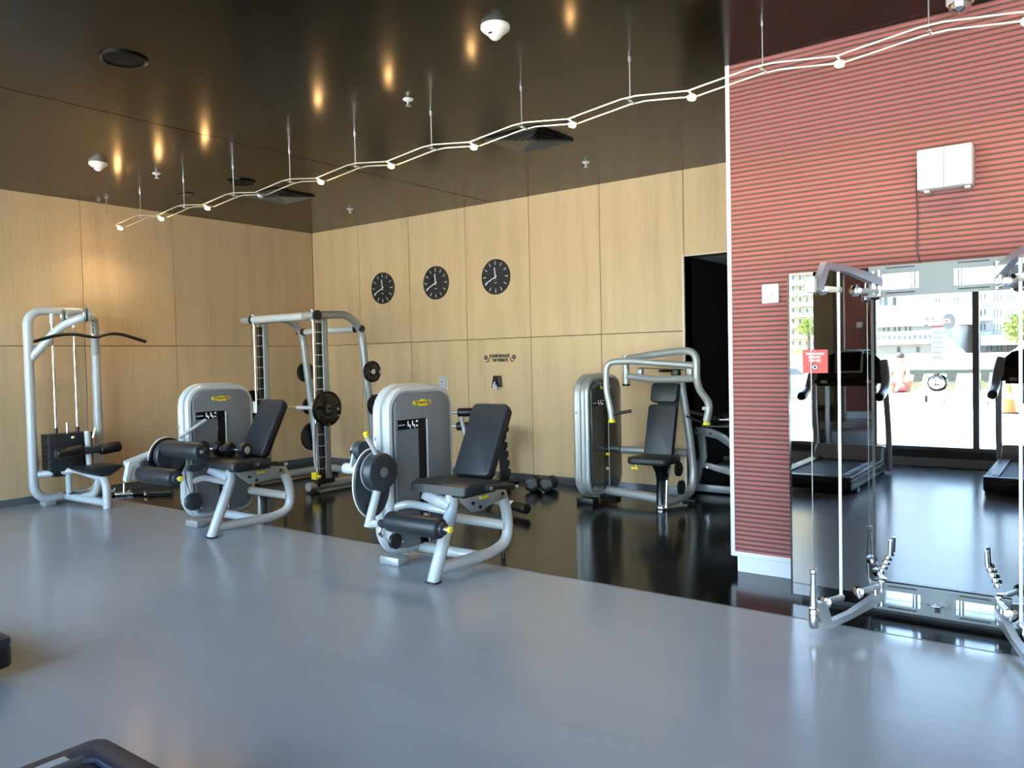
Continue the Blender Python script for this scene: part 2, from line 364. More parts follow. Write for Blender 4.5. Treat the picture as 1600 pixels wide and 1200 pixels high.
# ================================================================== STRENGTH MACHINES
def tower(T, dx, dy, shell, face, dark=False, badge=True):
    """weight tower: silver tube hoop, shroud, face panel with slot, display and badge"""
    def q(X, Y, Z): return (X + dx, Y + dy, Z)
    def loop(X, r, a0, a1, z0, z1, f): return [q(X, a, b) for a, b in rrect(a0, a1, z0, z1, f, 6)]
    MB().tube(loop(-4.53, .045, 4.315, 4.985, .10, 1.365, .19), .045, seg=10, closed=True).build('hoop', shell, T)
    MB().tube(loop(-4.415, .032, 4.305, 4.995, .11, 1.36, .17), .032, seg=8, closed=True).build('inner_hoop', shell, T)
    b = MB(); b.prism([(a + dy, z) for a, z in rrect(4.31, 4.99, .11, 1.355, .16, 6)], 'yz', -4.53 + dx, -4.40 + dx); b.build('shroud', SILVERD if not dark else shell, T)
    f = MB().prism([(a + dy, z) for a, z in rrect(4.335, 4.975, .13, 1.335, .13, 6)], 'yz', -4.40 + dx, -4.372 + dx, .006).build('face_panel', face, T)
    ins = MB().prism([(a + dy, z) for a, z in rrect(4.345, 4.585, .14, 1.05, .02, 3)], 'yz', -4.373 + dx, -4.369 + dx).build('left_inset', MATS['grey_shroud_plastic'] if not dark else face, f)
    MB().box(-4.374 + dx, -4.366 + dx, 4.59 + dy, 4.675 + dy, .13, 1.13, .002, 1).build('weight_slot', BLACKG, f)
    MB().box(-4.374 + dx, -4.360 + dx, 4.677 + dy, 4.69 + dy, .13, 1.12, .002, 1).build('slot_edge', WHITE if not dark else SILVERD, f)
    d = MB().box(-4.376 + dx, -4.362 + dx, 4.345 + dy, 4.588 + dy, 1.055, 1.13, .003, 1).build('display', BLACKG, T)
    for k in (0, 1):
        y0 = 4.46 + k * .05 + dy
        MB().prism([(y0, 1.118), (y0 + .012, 1.118), (y0 + .014, 1.09), (y0 + .032, 1.088), (y0 + .034, 1.06), (y0 + .024, 1.06), (y0 + .022, 1.076), (y0 + .002, 1.078)], 'yz', -4.363 + dx, -4.3605 + dx).build('icon', WHITEP, d)
    MB().box(-4.363 + dx, -4.3605 + dx, 4.36 + dy, 4.43 + dy, 1.088, 1.094).build('icon', WHITEP, d)
    for zz in (1.105, 1.07): MB().box(-4.363 + dx, -4.3605 + dx, 4.555 + dy, 4.575 + dy, zz, zz + .013).build('icon', WHITEP, d)
    if badge:
        outl = [(4.535, 1.275), (4.62, 1.275), (4.63, 1.285), (4.66, 1.285), (4.67, 1.275), (4.735, 1.275), (4.735, 1.245), (4.70, 1.245), (4.69, 1.232), (4.60, 1.232), (4.59, 1.243), (4.545, 1.243), (4.535, 1.25)]
        bd = MB().prism([(a + dy, z - .005) for a, z in outl], 'yz', -4.373 + dx, -4.364 + dx).build('badge', YELLOW, T)
        text_mesh('TECHNOGYM', 'lettering', BLACKP, bd, q(-4.3635, 4.635, 1.254), .022, .165, (0, 1, 0), (0, 0, 1), .02)
    for a, z in ((4.38, 1.29), (4.94, 1.28), (4.38, .19), (4.94, .2)):
        MB().cyl(q(-4.374, a, z), q(-4.367, a, z), .009, seg=10).build('screw', CHROME, f)
    MB().cyl(q(-4.37, 4.632, .52), q(-4.33, 4.632, .52), .016, .004, 12).build('pin_knob', YELLOW, T)
    MB().cyl(q(-4.37, 4.632, .36), q(-4.34, 4.632, .36), .014, .004, 12).build('pin_knob', CREAM, T)
    MB().lathe(q(-4.53, 4.268, .99), (0, -1, 0), [(0, .016), (.006, .014)], 12).build('rivet', SILVERD, T)
    for a0 in (4.33, 4.82):
        MB().box(-4.58 + dx, -4.37 + dx, a0 + dy, a0 + .13 + dy, 0, .065, .01, 2).build('foot', SILVERD if not dark else BLACK, T)

def leg_machine(dx, curl):
    lab = ('silver leg curl machine with two padded rollers and dumbbells lying on its seat' if curl else 'silver leg extension machine in front, with a large slate disc and one low roller')
    T = thing('leg_curl_machine' if curl else 'leg_extension_machine', lab, 'gym machine', (-4.1 + dx, 4.55, 0))
    def q(*p): return (p[0] + dx, p[1], p[2])
    tower(T, dx, 0, SILVER, SHROUD)
    X = -3.85
    MB().tube([q(X, 4.155, .0), q(X, 4.35, .44), q(X, 4.375, .50), q(X, 4.375, .62)], .047, .08).build('front_leg', SILVER, T)
    MB().tube([q(X, 4.22, .085), q(X, 4.85, .075), q(X, 5.04, .13), q(X, 5.05, .34), q(X, 4.95, .56), q(X, 4.86, .60)], .045, .22, n=7).build('base_loop', SILVER, T)
    MB().tube([q(-4.44, 4.33, .445), q(-4.28, 4.36, .50), q(X, 4.37, .475)], .03, .08, 10).build('cross_tube', SILVER, T)
    MB().tube([q(-4.44, 4.62, .10), q(X, 4.68, .08)], .042, 0, 12).build('cross_tube', SILVER, T)
    MB().tube([q(-4.42, 4.95, .28), q(X, 5.02, .26)], .04, 0, 12).build('cross_tube', SILVER, T)
    for y in (4.98,): MB().cyl(q(X, y, 0), q(X, y, .05), .016).build('levelling_foot', BLACK, T)
    MB().prism([(a, z) for a, z in rrect(4.12, 4.19, 0, .012, .005, 2)], 'yz', X - .05 + dx, X + .05 + dx).build('foot_cap', BLACK, T)
    # seat bracket
    br = MB().prism([(4.36, .60), (4.44, .61), (4.66, .63), (4.70, .60), (4.93, .58), (4.93, .50), (4.72, .47), (4.62, .445), (4.52, .455), (4.42, .53)], 'yz', -3.79 + dx, -3.77 + dx, .004).build('seat_bracket', SILVERD if curl else ALU, T)
    MB().box(-3.771 + dx, -3.764 + dx, 4.60, 4.70, .535, .56, .003, 1).build('label_plate', YELLOW, br)
    for a, z in ((4.52, .52), (4.60, .48), (4.68, .60), (4.88, .54)): MB().cyl(q(-3.772, a, z), q(-3.758, a, z), .014, .003, 10).build('bolt', BLACK, br)
    MB().tube([q(X, 4.36, .52), q(X - .1, 4.33, .56), q(X - .16, 4.26, .62)], .05, .06).build('seat_support', SILVER, T)
    MB().box(-4.05 + dx, -3.70 + dx, 4.34, 4.72, .585, .625, .01).build('seat_plate', BLACK, T)
    # seat
    MB().prism([(4.235, .625), (4.24, .685), (4.29, .712), (4.40, .705), (4.66, .690), (4.68, .63), (4.50, .612), (4.32, .615)], 'yz', -4.14 + dx, -3.60 + dx, .028, 3).build('seat', PAD, T)
    # backrest, leaning towards the back wall
    a0, z0, a1, z1 = 4.60, .715, 4.875, 1.245
    n = V((0, z1 - z0, -(a1 - a0))).normalized()
    b = MB(); Lb = math.hypot(a1 - a0, z1 - z0); ang = math.atan2(a1 - a0, z1 - z0)
    b.M = Matrix.Translation(q(-3.865, a0, z0)) @ Matrix.Rotation(-ang, 4, 'X')
    b.prism(rrect(-.175, .175, 0, Lb, .045, 4), 'xz', 0, .07, .018, 3); b.build('backrest', PAD, T)
    b = MB(); b.M = Matrix.Translation(q(-3.865, a0, z0)) @ Matrix.Rotation(-ang, 4, 'X')
    b.prism(rrect(-.165, .165, .01, Lb - .01, .04, 4), 'xz', .07, .09); b.build('backrest_shell', BLACKG, T)
    MB().tube([q(-3.865, 4.92, 1.0), q(-3.865, 4.80, .66), q(-3.865, 4.72, .60)], .025, .08).build('backrest_post', STEEL, T)
    MB().tube([q(-3.865, 4.74, .57), q(-3.865, 5.0, .53)], .028).build('slide_tube', CHROME, T)
    # grips either side of the seat
    for sx in (-3.57, -4.17):
        g = MB().tube([q(sx, 4.44, .665), q(sx, 4.56, .655), q(sx, 4.76, .628)], .022, .05).build('grip', PAD, T)
        MB().tube([q(sx, 4.76, .628), q(sx, 4.81, .622)], .017, r2=.012).build('grip_tip', WHITE, g)
        MB().cyl(q(sx + (.02 if sx > -3.8 else -.02), 4.46, .66), q(sx + (.03 if sx > -3.8 else -.03), 4.46, .66), .017, seg=12).build('grip_bolt', CHROME, g)
        MB().tube([q(sx, 4.46, .655), q(-3.865, 4.50, .61)], .014).build('grip_rod', BLACK, g)
    MB().cyl(q(-3.9, 4.80, .62), q(-3.80, 4.80, .62), .03, .006).build('adjuster', YELLOW if curl else BLACK, T)
    # rotating cam
    if not curl:
        c = (4.08, .775)
        cam_ = MB().prism(ell(4.06, .69, .175, .25, 32), 'yz', -4.36 + dx, -4.335 + dx).build('cam_plate', DISC, T)
        MB().tube([q(-4.362, a, z) for a, z in ell(4.06, .69, .175, .25, 32)], .007, seg=6, closed=True).build('cam_rim', OFFW, cam_)
        dsk = MB().lathe(q(-4.33, *c), (1, 0, 0), [(0, .13), (0, .142), (.07, .142), (.085, .135), (.09, .12)], 36).build('pivot_disc', DISC, T)
        MB().lathe(q(-4.337, *c), (1, 0, 0), [(0, .146), (.012, .146)], 36).build('disc_rim', SILVER, dsk)
        MB().lathe(q(-4.24, *c), (1, 0, 0), [(0, .038), (.002, .038)], 20).build('disc_cap', MATS['grey_shroud_plastic'], dsk)
        MB().tube([q(-4.29, 4.06, .66), q(-4.29, 3.955, .385)], .032).build('lever_arm', SILVER, T)
        MB().tube([q(-4.29, 3.965, .41), q(-4.03, 3.955, .45)], .028).build('lever_bar', SILVER, T)
        MB().cyl(q(-4.13, 3.93, .44), q(-4.08, 3.90, .44), .028, .004).build('lever_knob', DISC, T)
        MB().tube([q(-4.14, 3.95, .43), q(-4.15, 3.93, .36), q(-4.11, 3.92, .35)], .012, .02).build('lever_catch', CHROME, T)
        ro = MB().cyl(q(-4.06, 3.94, .46), q(-3.56, 3.94, .46), .072, .025, 28).build('roller_pad', PAD, T)
        MB().cyl(q(-3.57, 3.94, .46), q(-3.535, 3.94, .46), .045, .008).build('roller_cap', DISC, ro)
        MB().cyl(q(-3.54, 3.94, .46), q(-3.495, 3.94, .46), .02).build('roller_axle', STEEL, ro)
        MB().cyl(q(-3.50, 3.94, .46), q(-3.475, 3.94, .46), .022, .005).build('roller_tip', YELLOW, ro)
        h = MB().tube([q(-4.28, 4.05, .90), q(-4.28, 3.955, 1.05)], .017).build('start_lever', SILVER, T)
        MB().tube([q(-4.28, 3.957, 1.045), q(-4.28, 3.94, 1.075)], .017).build('lever_tip', YELLOW, h)
        sm = MB().lathe(q(-4.56, 4.12, .925), (1, 0, 0), [(0, .06), (.005, .066), (.06, .066), (.07, .058)], 24).build('stop_disc', DISC, T)
        MB().cyl(q(-4.495, 4.11, .90), q(-4.485, 4.11, .90), .008, seg=10).build('stop_bolt', WHITE, sm)
        MB().prism([(4.06, .92), (4.10, .98), (4.05, .80), (4.09, .77), (4.14, .79), (4.16, .90)], 'yz', -4.58 + dx, -4.56 + dx).build('stop_link', SILVER, T)
        MB().cyl(q(-4.68, 4.09, .775), q(-4.42, 4.12, .775), .042, .012).build('stop_cylinder', SILVER, T)
        MB().cyl(q(-4.46, 4.11, .775), q(-4.33, 4.08, .775), .05).build('pivot_shaft', SILVERD, T)
        MB().tube([q(-4.5, 4.12, .775), q(-4.53, 4.3, .74)], .04).build('pivot_mount', SILVER, T)
        pl = MB().lathe(q(-4.35, 4.27, .22), (1, 0, 0), [(0, .03), (.0, .06), (.03, .06), (.03, .03)], 20).build('cable_pulley', BLACK, T)
    else:
        cam_ = MB().prism(ell(4.07, .70, .18, .21, 32), 'yz', -4.42 + dx, -4.39 + dx).build('cam_plate', BLACK, T)
        MB().tube([q(-4.422, a, z) for a, z in ell(4.07, .70, .18, .21, 32)], .007, seg=6, closed=True).build('cam_rim', OFFW, cam_)
        MB().lathe(q(-4.385, 4.07, .74), (1, 0, 0), [(0, .15), (.05, .15), (.06, .14)], 32).build('pivot_disc', DISC, T)
        MB().cyl(q(-4.55, 4.06, .80), q(-4.40, 4.06, .80), .042, .012).build('pivot_shaft', SILVER, T)
        MB().tube([q(-4.5, 4.1, .78), q(-4.53, 4.3, .78)], .04).build('pivot_mount', SILVER, T)
        MB().tube([q(-4.47, 3.70, .695), q(-4.47, 4.02, .785), q(-4.40, 4.06, .82)], .034, .05).build('lever_arm', SILVER, T)
        MB().prism([(3.70, .72), (3.84, .73), (3.87, .70), (3.85, .60), (3.80, .58), (3.80, .66), (3.74, .66), (3.70, .55), (3.66, .55)], 'yz', -4.46 + dx, -4.40 + dx, .006).build('roller_bracket', SILVER, T)
        MB().prism([(3.69, .64), (3.77, .66), (3.79, .56), (3.67, .54)], 'yz', -4.45 + dx, -4.41 + dx, .004).build('bracket_cover', OFFW, T)
        MB().cyl(q(-4.40, 3.83, .69), q(-4.36, 3.83, .69), .034, .005).build('bracket_knob', DISC, T)
        r1 = MB().cyl(q(-4.37, 4.04, .81), q(-3.75, 4.04, .81), .082, .028, 28).build('thigh_roller', PAD, T)
        MB().sphere(q(-3.745, 4.04, .81), .045).build('roller_cap', BLACK, r1)
        r2 = MB().cyl(q(-4.38, 3.80, .60), q(-3.80, 3.80, .60), .076, .025, 28).build('ankle_roller', PAD, T)
        MB().cyl(q(-3.81, 3.80, .60), q(-3.77, 3.80, .60), .045, .008).build('roller_cap', NAVY, r2)
        MB().cyl(q(-3.78, 3.80, .60), q(-3.735, 3.80, .60), .021).build('roller_axle', STEEL, r2)
        MB().cyl(q(-3.74, 3.80, .60), q(-3.715, 3.80, .60), .024, .005).build('roller_tip', YELLOW, r2)
        MB().tube([q(-4.34, 4.16, .90), q(-4.30, 4.42, 1.055)], .016).build('start_lever', SILVER, T)
        MB().tube([q(-4.36, 4.22, .52), q(-4.35, 4.26, .34)], .004, seg=6).build('cable', BLACK, T)
        pl = MB().lathe(q(-4.36, 4.28, .27), (1, 0, 0), [(0, .04), (0, .085), (.02, .075), (.04, .085), (.05, .07)], 24).build('cable_pulley', DISC, T)
        MB().lathe(q(-4.362, 4.28, .27), (1, 0, 0), [(0, .088), (.008, .088)], 24).build('pulley_rim', SILVER, pl)
        MB().prism(rrect(4.08, 4.22, .60, .66, .028, 4), 'yz', -4.10 + dx, -4.05 + dx).build('knee_stop', DISC, T)
    return T
leg_machine(0, False)
leg_machine(-2.75, True)

RUBBER = mat('black_rubber', (.008, .008, .009), .38, spec=.4)
def dumbbell(loc, rz, L=.30, R=.07, label='', group=None, rx=0.0):
    T = thing('dumbbell', label, 'dumbbell', loc, group)
    rot = Matrix.Translation(V(loc)) @ Matrix.Rotation(rz, 4, 'Z')
    for s in (-1, 1):
        b = MB(); b.M = rot
        b.lathe((s * L * .22, 0, R * 1.0), (s, 0, 0), [(0, R * .8), (.012, R), (L * .24, R), (L * .27, R * .8)], 8); b.build('head', RUBBER, T, ang=30)
        b = MB(); b.M = rot
        b.lathe((s * L * .485, 0, R * 1.0), (s, 0, 0), [(0, R * .5), (.004, R * .48)], 16); b.build('end_disc', STEEL if group == 'dumbbells on the leg curl seat' else BLACK, T)
    b = MB(); b.M = rot; b.cyl((-L * .24, 0, R * 1.0), (L * .24, 0, R * 1.0), .016); b.build('handle', CHROME, T)
    return T
dumbbell((-6.88, 4.36, .712), .35, .25, .074, 'black dumbbell on the leg curl seat, nearer the weight tower', 'dumbbells on the leg curl seat')
dumbbell((-6.58, 4.44, .708), .25, .25, .074, 'black dumbbell on the leg curl seat, nearer the aisle side', 'dumbbells on the leg curl seat')
dumbbell((-5.53, 7.78, 0), 1.95, .30, .085, 'black hex dumbbell on the floor by the back wall, nearer the incline bench', 'dumbbells on the floor by the back wall')
dumbbell((-5.36, 7.86, 0), 1.85, .30, .085, 'black hex dumbbell on the floor by the back wall, farther from the incline bench', 'dumbbells on the floor by the back wall')

# ---------------------------------------------------------------- lat pulldown by the left wall
T = thing('lat_pulldown_machine', 'tall silver lat pulldown machine with a black curved bar against the left wall', 'gym machine', (-9.5, 4.35, 0))
X = -9.86
MB().tube([(X, a, z) for a, z in rrect(3.985, 4.735, .085, 2.26, .17, 7)], .052, seg=12, closed=True).build('main_hoop', SILVER, T)
MB().tube([(X, 4.0, 1.70), (-9.62, 4.22, 2.06), (-9.42, 4.38, 2.17), (-9.42, 4.52, 2.17), (-9.62, 4.62, 2.08), (X, 4.73, 1.75)], .046, .14, n=6).build('boom', SILVER, T)
for nm, c, r in (('pulley', (-9.40, 4.43, 2.20), .085), ('pulley', (-9.66, 4.30, 2.19), .075)):
    p = MB().lathe((c[0], c[1] - .03, c[2]), (.35, 1, 0), [(0, r * .5), (0, r), (.012, r), (.03, r * .8), (.048, r), (.06, r), (.06, r * .5)], 28).build(nm, SILVERD, T)
    MB().lathe((c[0] - .005, c[1] - .045, c[2]), (.35, 1, 0), [(0, r * .8), (.012, r * .86)], 24).build('pulley_cover', ALU, p)
    MB().lathe((c[0] + .005, c[1] - .018, c[2]), (.35, 1, 0), [(0, r * 1.03), (.008, r * 1.03)], 24).build('pulley_groove', BLACK, p)
ch = MB()
for i in range(7): ch.lathe((-9.36, 4.475, 2.12 - i * .022), (1, 0, 0) if i % 2 else (0, 1, 0), [(-.004, .008), (-.004, .014), (.004, .014), (.004, .008)], 10, True)
ch.build('chain', CHROME, T)
bar = MB().tube([(-9.36, 3.84, 1.885), (-9.36, 4.10, 1.965), (-9.36, 4.28, 1.975), (-9.36, 4.43, 1.945), (-9.36, 4.52, 1.94), (-9.36, 4.66, 1.985), (-9.36, 4.80, 1.98), (-9.36, 5.10, 1.89)], .019, .09, 10).build('pull_bar', BLACK, T)
MB().cyl((-9.36, 4.475, 1.94), (-9.36, 4.475, 1.975), .016).build('bar_eye', CHROME, bar)
for y, zt in ((4.20, 2.20), (4.44, 2.2)):
    MB().cyl((-9.75, y, .80), (-9.75, y, zt), .013, seg=10).build('guide_rod', CHROME, T)
    MB().cyl((-9.75, y, .80), (-9.75, y, .90), .02, seg=10).build('rod_sleeve', BLACK, T)
MB().cyl((-9.75, 4.20, 2.10), (-9.75, 4.20, 2.22), .024, seg=12).build('rod_cap', WHITE, T)
for k in range(9): MB().box(-9.84, -9.66, 4.07, 4.56, .42 + k * .046, .463 + k * .046, .003, 1).build('weight_plate', BLACK, T)
MB().box(-9.655, -9.63, 4.075, 4.555, .40, .835, .008).build('stack_cover', mat('stack_cover_black', (.012, .014, .018), .45), T)
MB().cyl((-9.74, 4.32, .83), (-9.74, 4.32, .95), .014, seg=10).build('stack_stem', CHROME, T)
MB().sphere((-9.625, 4.33, .785), .022, 12, .7).build('pin_knob', CREAM, T)
MB().box(-9.80, -9.66, 4.13, 4.28, .34, .42, .006).build('stack_base', BLACK, T)
MB().tube([(X, 4.01, .37), (-9.66, 4.26, .395), (-9.56, 4.33, .41), (-9.12, 4.40, .33)], .04, .12).build('seat_rail', SILVER, T)
MB().tube([(-9.70, 4.30, .09), (-9.66, 4.28, .38)], .035).build('rail_post', SILVER, T)
MB().tube([(-9.50, 4.36, .09), (-9.32, 4.42, .13), (-9.17, 4.40, .33), (-9.10, 4.40, .36), (-9.02, 4.40, .25), (-9.0, 4.39, 0)], .046, .11, n=6).build('front_leg', SILVER, T)
MB().tube([(-9.78, 4.32, .085), (-9.02, 4.39, .065)], .045).build('base_tube', SILVER, T)
MB().box(-9.94, -9.78, 4.07, 4.19, 0, .05, .008).build('foot', SILVERD, T)
MB().box(-9.94, -9.78, 4.55, 4.67, 0, .05, .008).build('foot', SILVERD, T)
MB().box(-9.80, -9.62, 4.27, 4.36, .13, .137).build('grip_strip', BLACK, T)
st = MB().prism([(4.17, .455), (4.20, .475), (4.58, .475), (4.61, .455), (4.55, .42), (4.45, .365), (4.35, .365), (4.23, .42)], 'yz', -9.42, -9.02, .012).build('seat', PAD, T)
MB().cyl((-9.4, 4.40, .40), (-9.43, 4.40, .86), .033).build('roller_post', SILVER, T)
MB().cyl((-9.36, 4.43, .78), (-9.34, 4.455, .90), .014, seg=10).build('adjust_lever', CREAM, T)
MB().box(-9.44, -9.33, 4.30, 4.50, .60, .68, .02).build('roller_clamp', DISC, T)
for a, b_ in ((4.02, 4.31), (4.50, 4.74)):
    r = MB().cyl((-9.36, a, .635), (-9.36, b_, .655), .062, .022).build('thigh_roller', BLACK, T)
MB().cyl((-9.36, 4.015, .634), (-9.36, 4.022, .635), .026, seg=14).build('roller_cap', DISC, r)
MB().box(-9.80, -9.63, 4.44, 4.48, .40, .76, .004).build('stack_strap', BLACK, T)

# cable attachments on the floor beside it
def attachment(loc, rz, label, kind):
    T = thing('cable_attachment', label, 'cable handle', loc, 'cable attachments on the floor')
    R_ = Matrix.Translation(V(loc)) @ Matrix.Rotation(rz, 4, 'Z')
    def B(f, nm, m): b = MB(); b.M = R_; f(b); b.build(nm, m, T)
    if kind == 0:
        B(lambda b: b.tube([(-.16, 0, .022), (.16, 0, .022)], .015), 'bar', CHROME)
        for s in (-1, 1): B(lambda b: b.cyl((s * .10, 0, .022), (s * .24, 0, .022), .022, .006), 'grip', BLACK)
        B(lambda b: b.tube([(0, 0, .03), (0, .02, .14)], .012), 'stem', CHROME)
        B(lambda b: b.sphere((0, .025, .155), .02), 'ball', CHROME)
    elif kind == 1:
        B(lambda b: b.tube([(-.12, .05, .02), (0, -.06, .02), (.12, .05, .02)], .013, .03), 'bow', CHROME)
        for s in (-1, 1): B(lambda b: b.sphere((s * .12, .05, .026), .026), 'ball', CHROME)
        B(lambda b: b.tube([(0, -.06, .02), (0, -.06, .09)], .01), 'swivel', CHROME)
    else:
        B(lambda b: b.cyl((-.14, 0, .032), (.14, 0, .032), .028, .008), 'grip', BLACK)
        B(lambda b: b.sphere((-.17, 0, .032), .026), 'ball', CHROME)
        B(lambda b: b.sphere((-.16, -.05, .022), .022), 'ball', CHROME)
attachment((-9.72, 4.95, 0), .9, 'chrome cable handle with an upright stem behind the lat machine front leg', 0)
attachment((-9.92, 4.98, 0), .4, 'chrome bow shaped cable handle nearest the left wall skirting', 1)
attachment((-9.36, 5.22, 0), .8, 'short black grip handle with chrome ball ends beside the leg curl rollers', 2)
plt = MB().box(XL, XL + .02, 4.06, 4.15, .42, .55, .004, 1)
single('wall_socket', plt, WHITE, 'small white socket box low on the left wall behind the lat machine', 'socket')

# ---------------------------------------------------------------- smith machine in the corner
T = thing('smith_machine', 'grey smith machine frame with black plates in the wood panelled corner', 'gym machine', (-8.35, 6.9, 0))
XA, XB = -7.78, -8.97
for X in (XA, XB):
    MB().tube([(X, 6.34, 2.17), (X, 6.92, 2.20), (X, 7.14, 2.03), (X, 7.38, .08)], .05, .2, n=7).build('side_frame', SILVERD, T)
    MB().box(X - .045, X + .045, 6.47, 6.56, .10, 2.13, .015).build('upright', SILVERD, T)
    MB().tube([(X - .03, 6.24, .075), (X - .03, 7.70, .065)], .055).build('base_beam', SILVERD, T)
    MB().box(X - .06, X + .06, 6.24, 6.34, 0, .02).build('foot', BLACK, T)
    MB().box(X - .06, X + .06, 7.58, 7.68, 0, .02).build('foot', BLACK, T)
    MB().cyl((X, 6.365, .12), (X, 6.365, 2.13), .017, seg=12).build('guide_rod', CHROME, T)
    MB().cyl((X, 6.365, 2.10), (X, 6.365, 2.24), .03, seg=14).build('rod_cap', SILVERD, T)
    MB().cyl((X, 6.365, .07), (X, 6.365, .16), .035, seg=14).build('rod_buffer', BLACK, T)
    st = MB().box(X - .012, X + .03, 6.405, 6.47, .16, 2.08, .004, 1).build('catch_strip', BLACK, T)
    for k in range(13): MB().box(X - .016, X + .034, 6.40, 6.475, .28 + k * .14, .292 + k * .14).build('catch_peg', STEEL, st)
    MB().cyl((X - .06, 7.12, 2.02), (X + .06, 7.12, 2.02), .045, .01).build('joint_cap', BLACK, T)
    MB().box(X - .05, X + .05, 6.33, 6.60, .10, .16, .01).build('upright_shoe', BLACK, T)
MB().cyl((XB - .13, 6.365, 2.17), (XA - .10, 6.365, 2.17), .047, .006).build('top_beam', SILVER, T)
for a, b_ in ((XB - .22, XB - .06), (XA - .16, XA + .06)): MB().cyl((a, 6.365, 2.17), (b_, 6.365, 2.17), .055, .008).build('beam_sleeve', SILVERD, T)
for a in (XB - .05, XA + .06): MB().cyl((a, 6.365, 2.17), (a + .04, 6.365, 2.17), .06, .004).build('beam_collar', BLACK, T)
MB().cyl((XB + .05, 7.12, 2.02), (XA - .05, 7.12, 2.02), .04).build('rear_beam', SILVER, T)
for a in (XB + .05, XA - .09): MB().cyl((a, 7.12, 2.02), (a + .05, 7.12, 2.02), .048).build('beam_collar', BLACK, T)
MB().cyl((XB, 7.45, .10), (XA, 7.45, .10), .05).build('rear_base_beam', SILVERD, T)
MB().box(XB - .025, XB + .02, 7.195, 7.225, 1.42, 1.72).build('instruction_strip', BLACKG, T)
MB().box(XA - .04, XA + .05, 6.30, 6.345, .16, .25, .008).box(XA + .05, XA + .11, 6.31, 6.335, .19, .22, .005).build('latch', YELLOW, T)
bar = MB().cyl((XB - .36, 6.42, 1.03), (XA + .36, 6.42, 1.03), .014, seg=14).build('barbell', STEEL, T)
for s, X in ((1, XA), (-1, XB)):
    MB().cyl((X + s * .02, 6.42, 1.03), (X + s * .34, 6.42, 1.03), .022, seg=16).build('bar_sleeve', BLACK, bar)
    MB().cyl((X - .03, 6.365, .95), (X - .03, 6.365, 1.10), .035).build('bar_carriage', SILVERD, bar)
MB().cyl((XA - .42, 6.42, 1.03), (XA - .04, 6.42, 1.03), .024, seg=16).build('bar_grip', WHITE, bar)
MB().tube([(XA - .02, 6.36, .95), (XA, 6.33, .80), (XA - .01, 6.33, .55), (XA, 6.34, .30)], .016, .1, 8).build('safety_strap', WHITE, T)
# storage pegs
PEGS = [(XA, 7.245, 1.46, .155, 1), (XA, 7.30, 1.02, .145, 1), (XB, 7.245, 1.46, .15, -1), (XB, 7.30, .98, .13, -1), (XB, 7.34, .55, .205, -1)]
for X, y, z, r, s in PEGS: MB().cyl((X, y, z), (X + s * .105, y, z), .024, seg=12).build('storage_peg', STEEL, T)
def plate(c, r, s, label, group, w=.04):
    P_ = thing('weight_plate', label, 'weight plate', (c[0], c[1], c[2] - r), group)
    MB().lathe((c[0], c[1], c[2]), (s, 0, 0), [(0, .026), (0, r * .5), (.003, r * .9), (0, r), (w * .9, r), (w, r * .93), (w * .72, r * .86), (w * .72, r * .42), (w, r * .36), (w, .026)], 36, True).build('disc', BLACKG, P_)
    MB().lathe((c[0] + s * w * .9, c[1], c[2]), (s, 0, 0), [(0, .026), (0, .035), (w * .15, .035), (w * .15, .026)], 18, True).build('hub', STEEL, P_)
    for k in range(3):
        a = 2 * math.pi * k / 3 + .5
        b = MB(); b.M = Matrix.Translation((c[0] + s * w * .74, c[1], c[2])) @ Matrix.Rotation(a, 4, 'X')
        b.prism(rrect(-r * .26, r * .26, r * .56, r * .74, r * .08, 3), 'yz', -.002, .003); b.build('grip_slot', BLACK, P_)
    return P_
PG = 'black plates stored on the smith machine'
plate((XA + .13, 6.42, 1.03), .215, 1, 'large black plate loaded on the near end of the smith barbell', PG)
plate((XB - .13, 6.42, 1.03), .215, -1, 'large black plate on the far end of the smith barbell', PG)
plate((XA + .06, 7.245, 1.46), .14, 1, 'black plate highest on the right rear leg of the smith machine', PG)
plate((XA + .06, 7.30, 1.02), .14, 1, 'black plate lower on the right rear leg of the smith machine', PG)
plate((XB - .06, 7.245, 1.46), .14, -1, 'black plate highest on the left rear leg of the smith machine', PG)
plate((XB - .06, 7.30, .98), .12, -1, 'small black plate halfway down the left rear leg of the smith machine', PG)
plate((XB - .06, 7.34, .55), .20, -1, 'large black plate lowest on the left rear leg of the smith machine', PG)

# ---------------------------------------------------------------- chest press by the back wall
T = thing('chest_press_machine', 'grey chest press machine with smoked weight tower beside the dark doorway', 'gym machine', (-3.95, 7.65, 0))
tower(T, -.05, 2.98, SILVERD, SHROUDD, dark=True)
MB().tube([(-4.42, 7.62, .12), (-3.68, 7.50, .10)], .05).build('base_tube', SILVERD, T)
MB().tube([(-4.42, 7.96, .53), (-3.66, 8.02, .53)], .04).build('cross_tube', SILVERD, T)
MB().tube([(-3.70, 7.48, .06), (-3.64, 7.75, .06), (-3.62, 8.06, .10), (-3.62, 8.12, .30), (-3.66, 8.08, .8), (-3.72, 8.02, 1.36)], .045, .18, n=6).build('rear_frame', SILVERD, T)
MB().prism([(7.36, .46), (7.62, .46), (7.60, .36), (7.54, .28), (7.52, .05), (7.44, .05), (7.45, .30), (7.42, .39)], 'yz', -3.74, -3.65, .008).build('seat_post', BLACKG, T)
MB().cyl((-3.64, 7.47, .02), (-3.645, 7.50, .30), .014).build('gas_spring', CHROME, T)
MB().cyl((-3.70, 7.48, 0), (-3.70, 7.48, .035), .055, .008).build('foot', STEEL, T)
MB().box(-3.70, -3.55, 7.98, 8.10, 0, .03, .004).build('foot', BLACK, T)
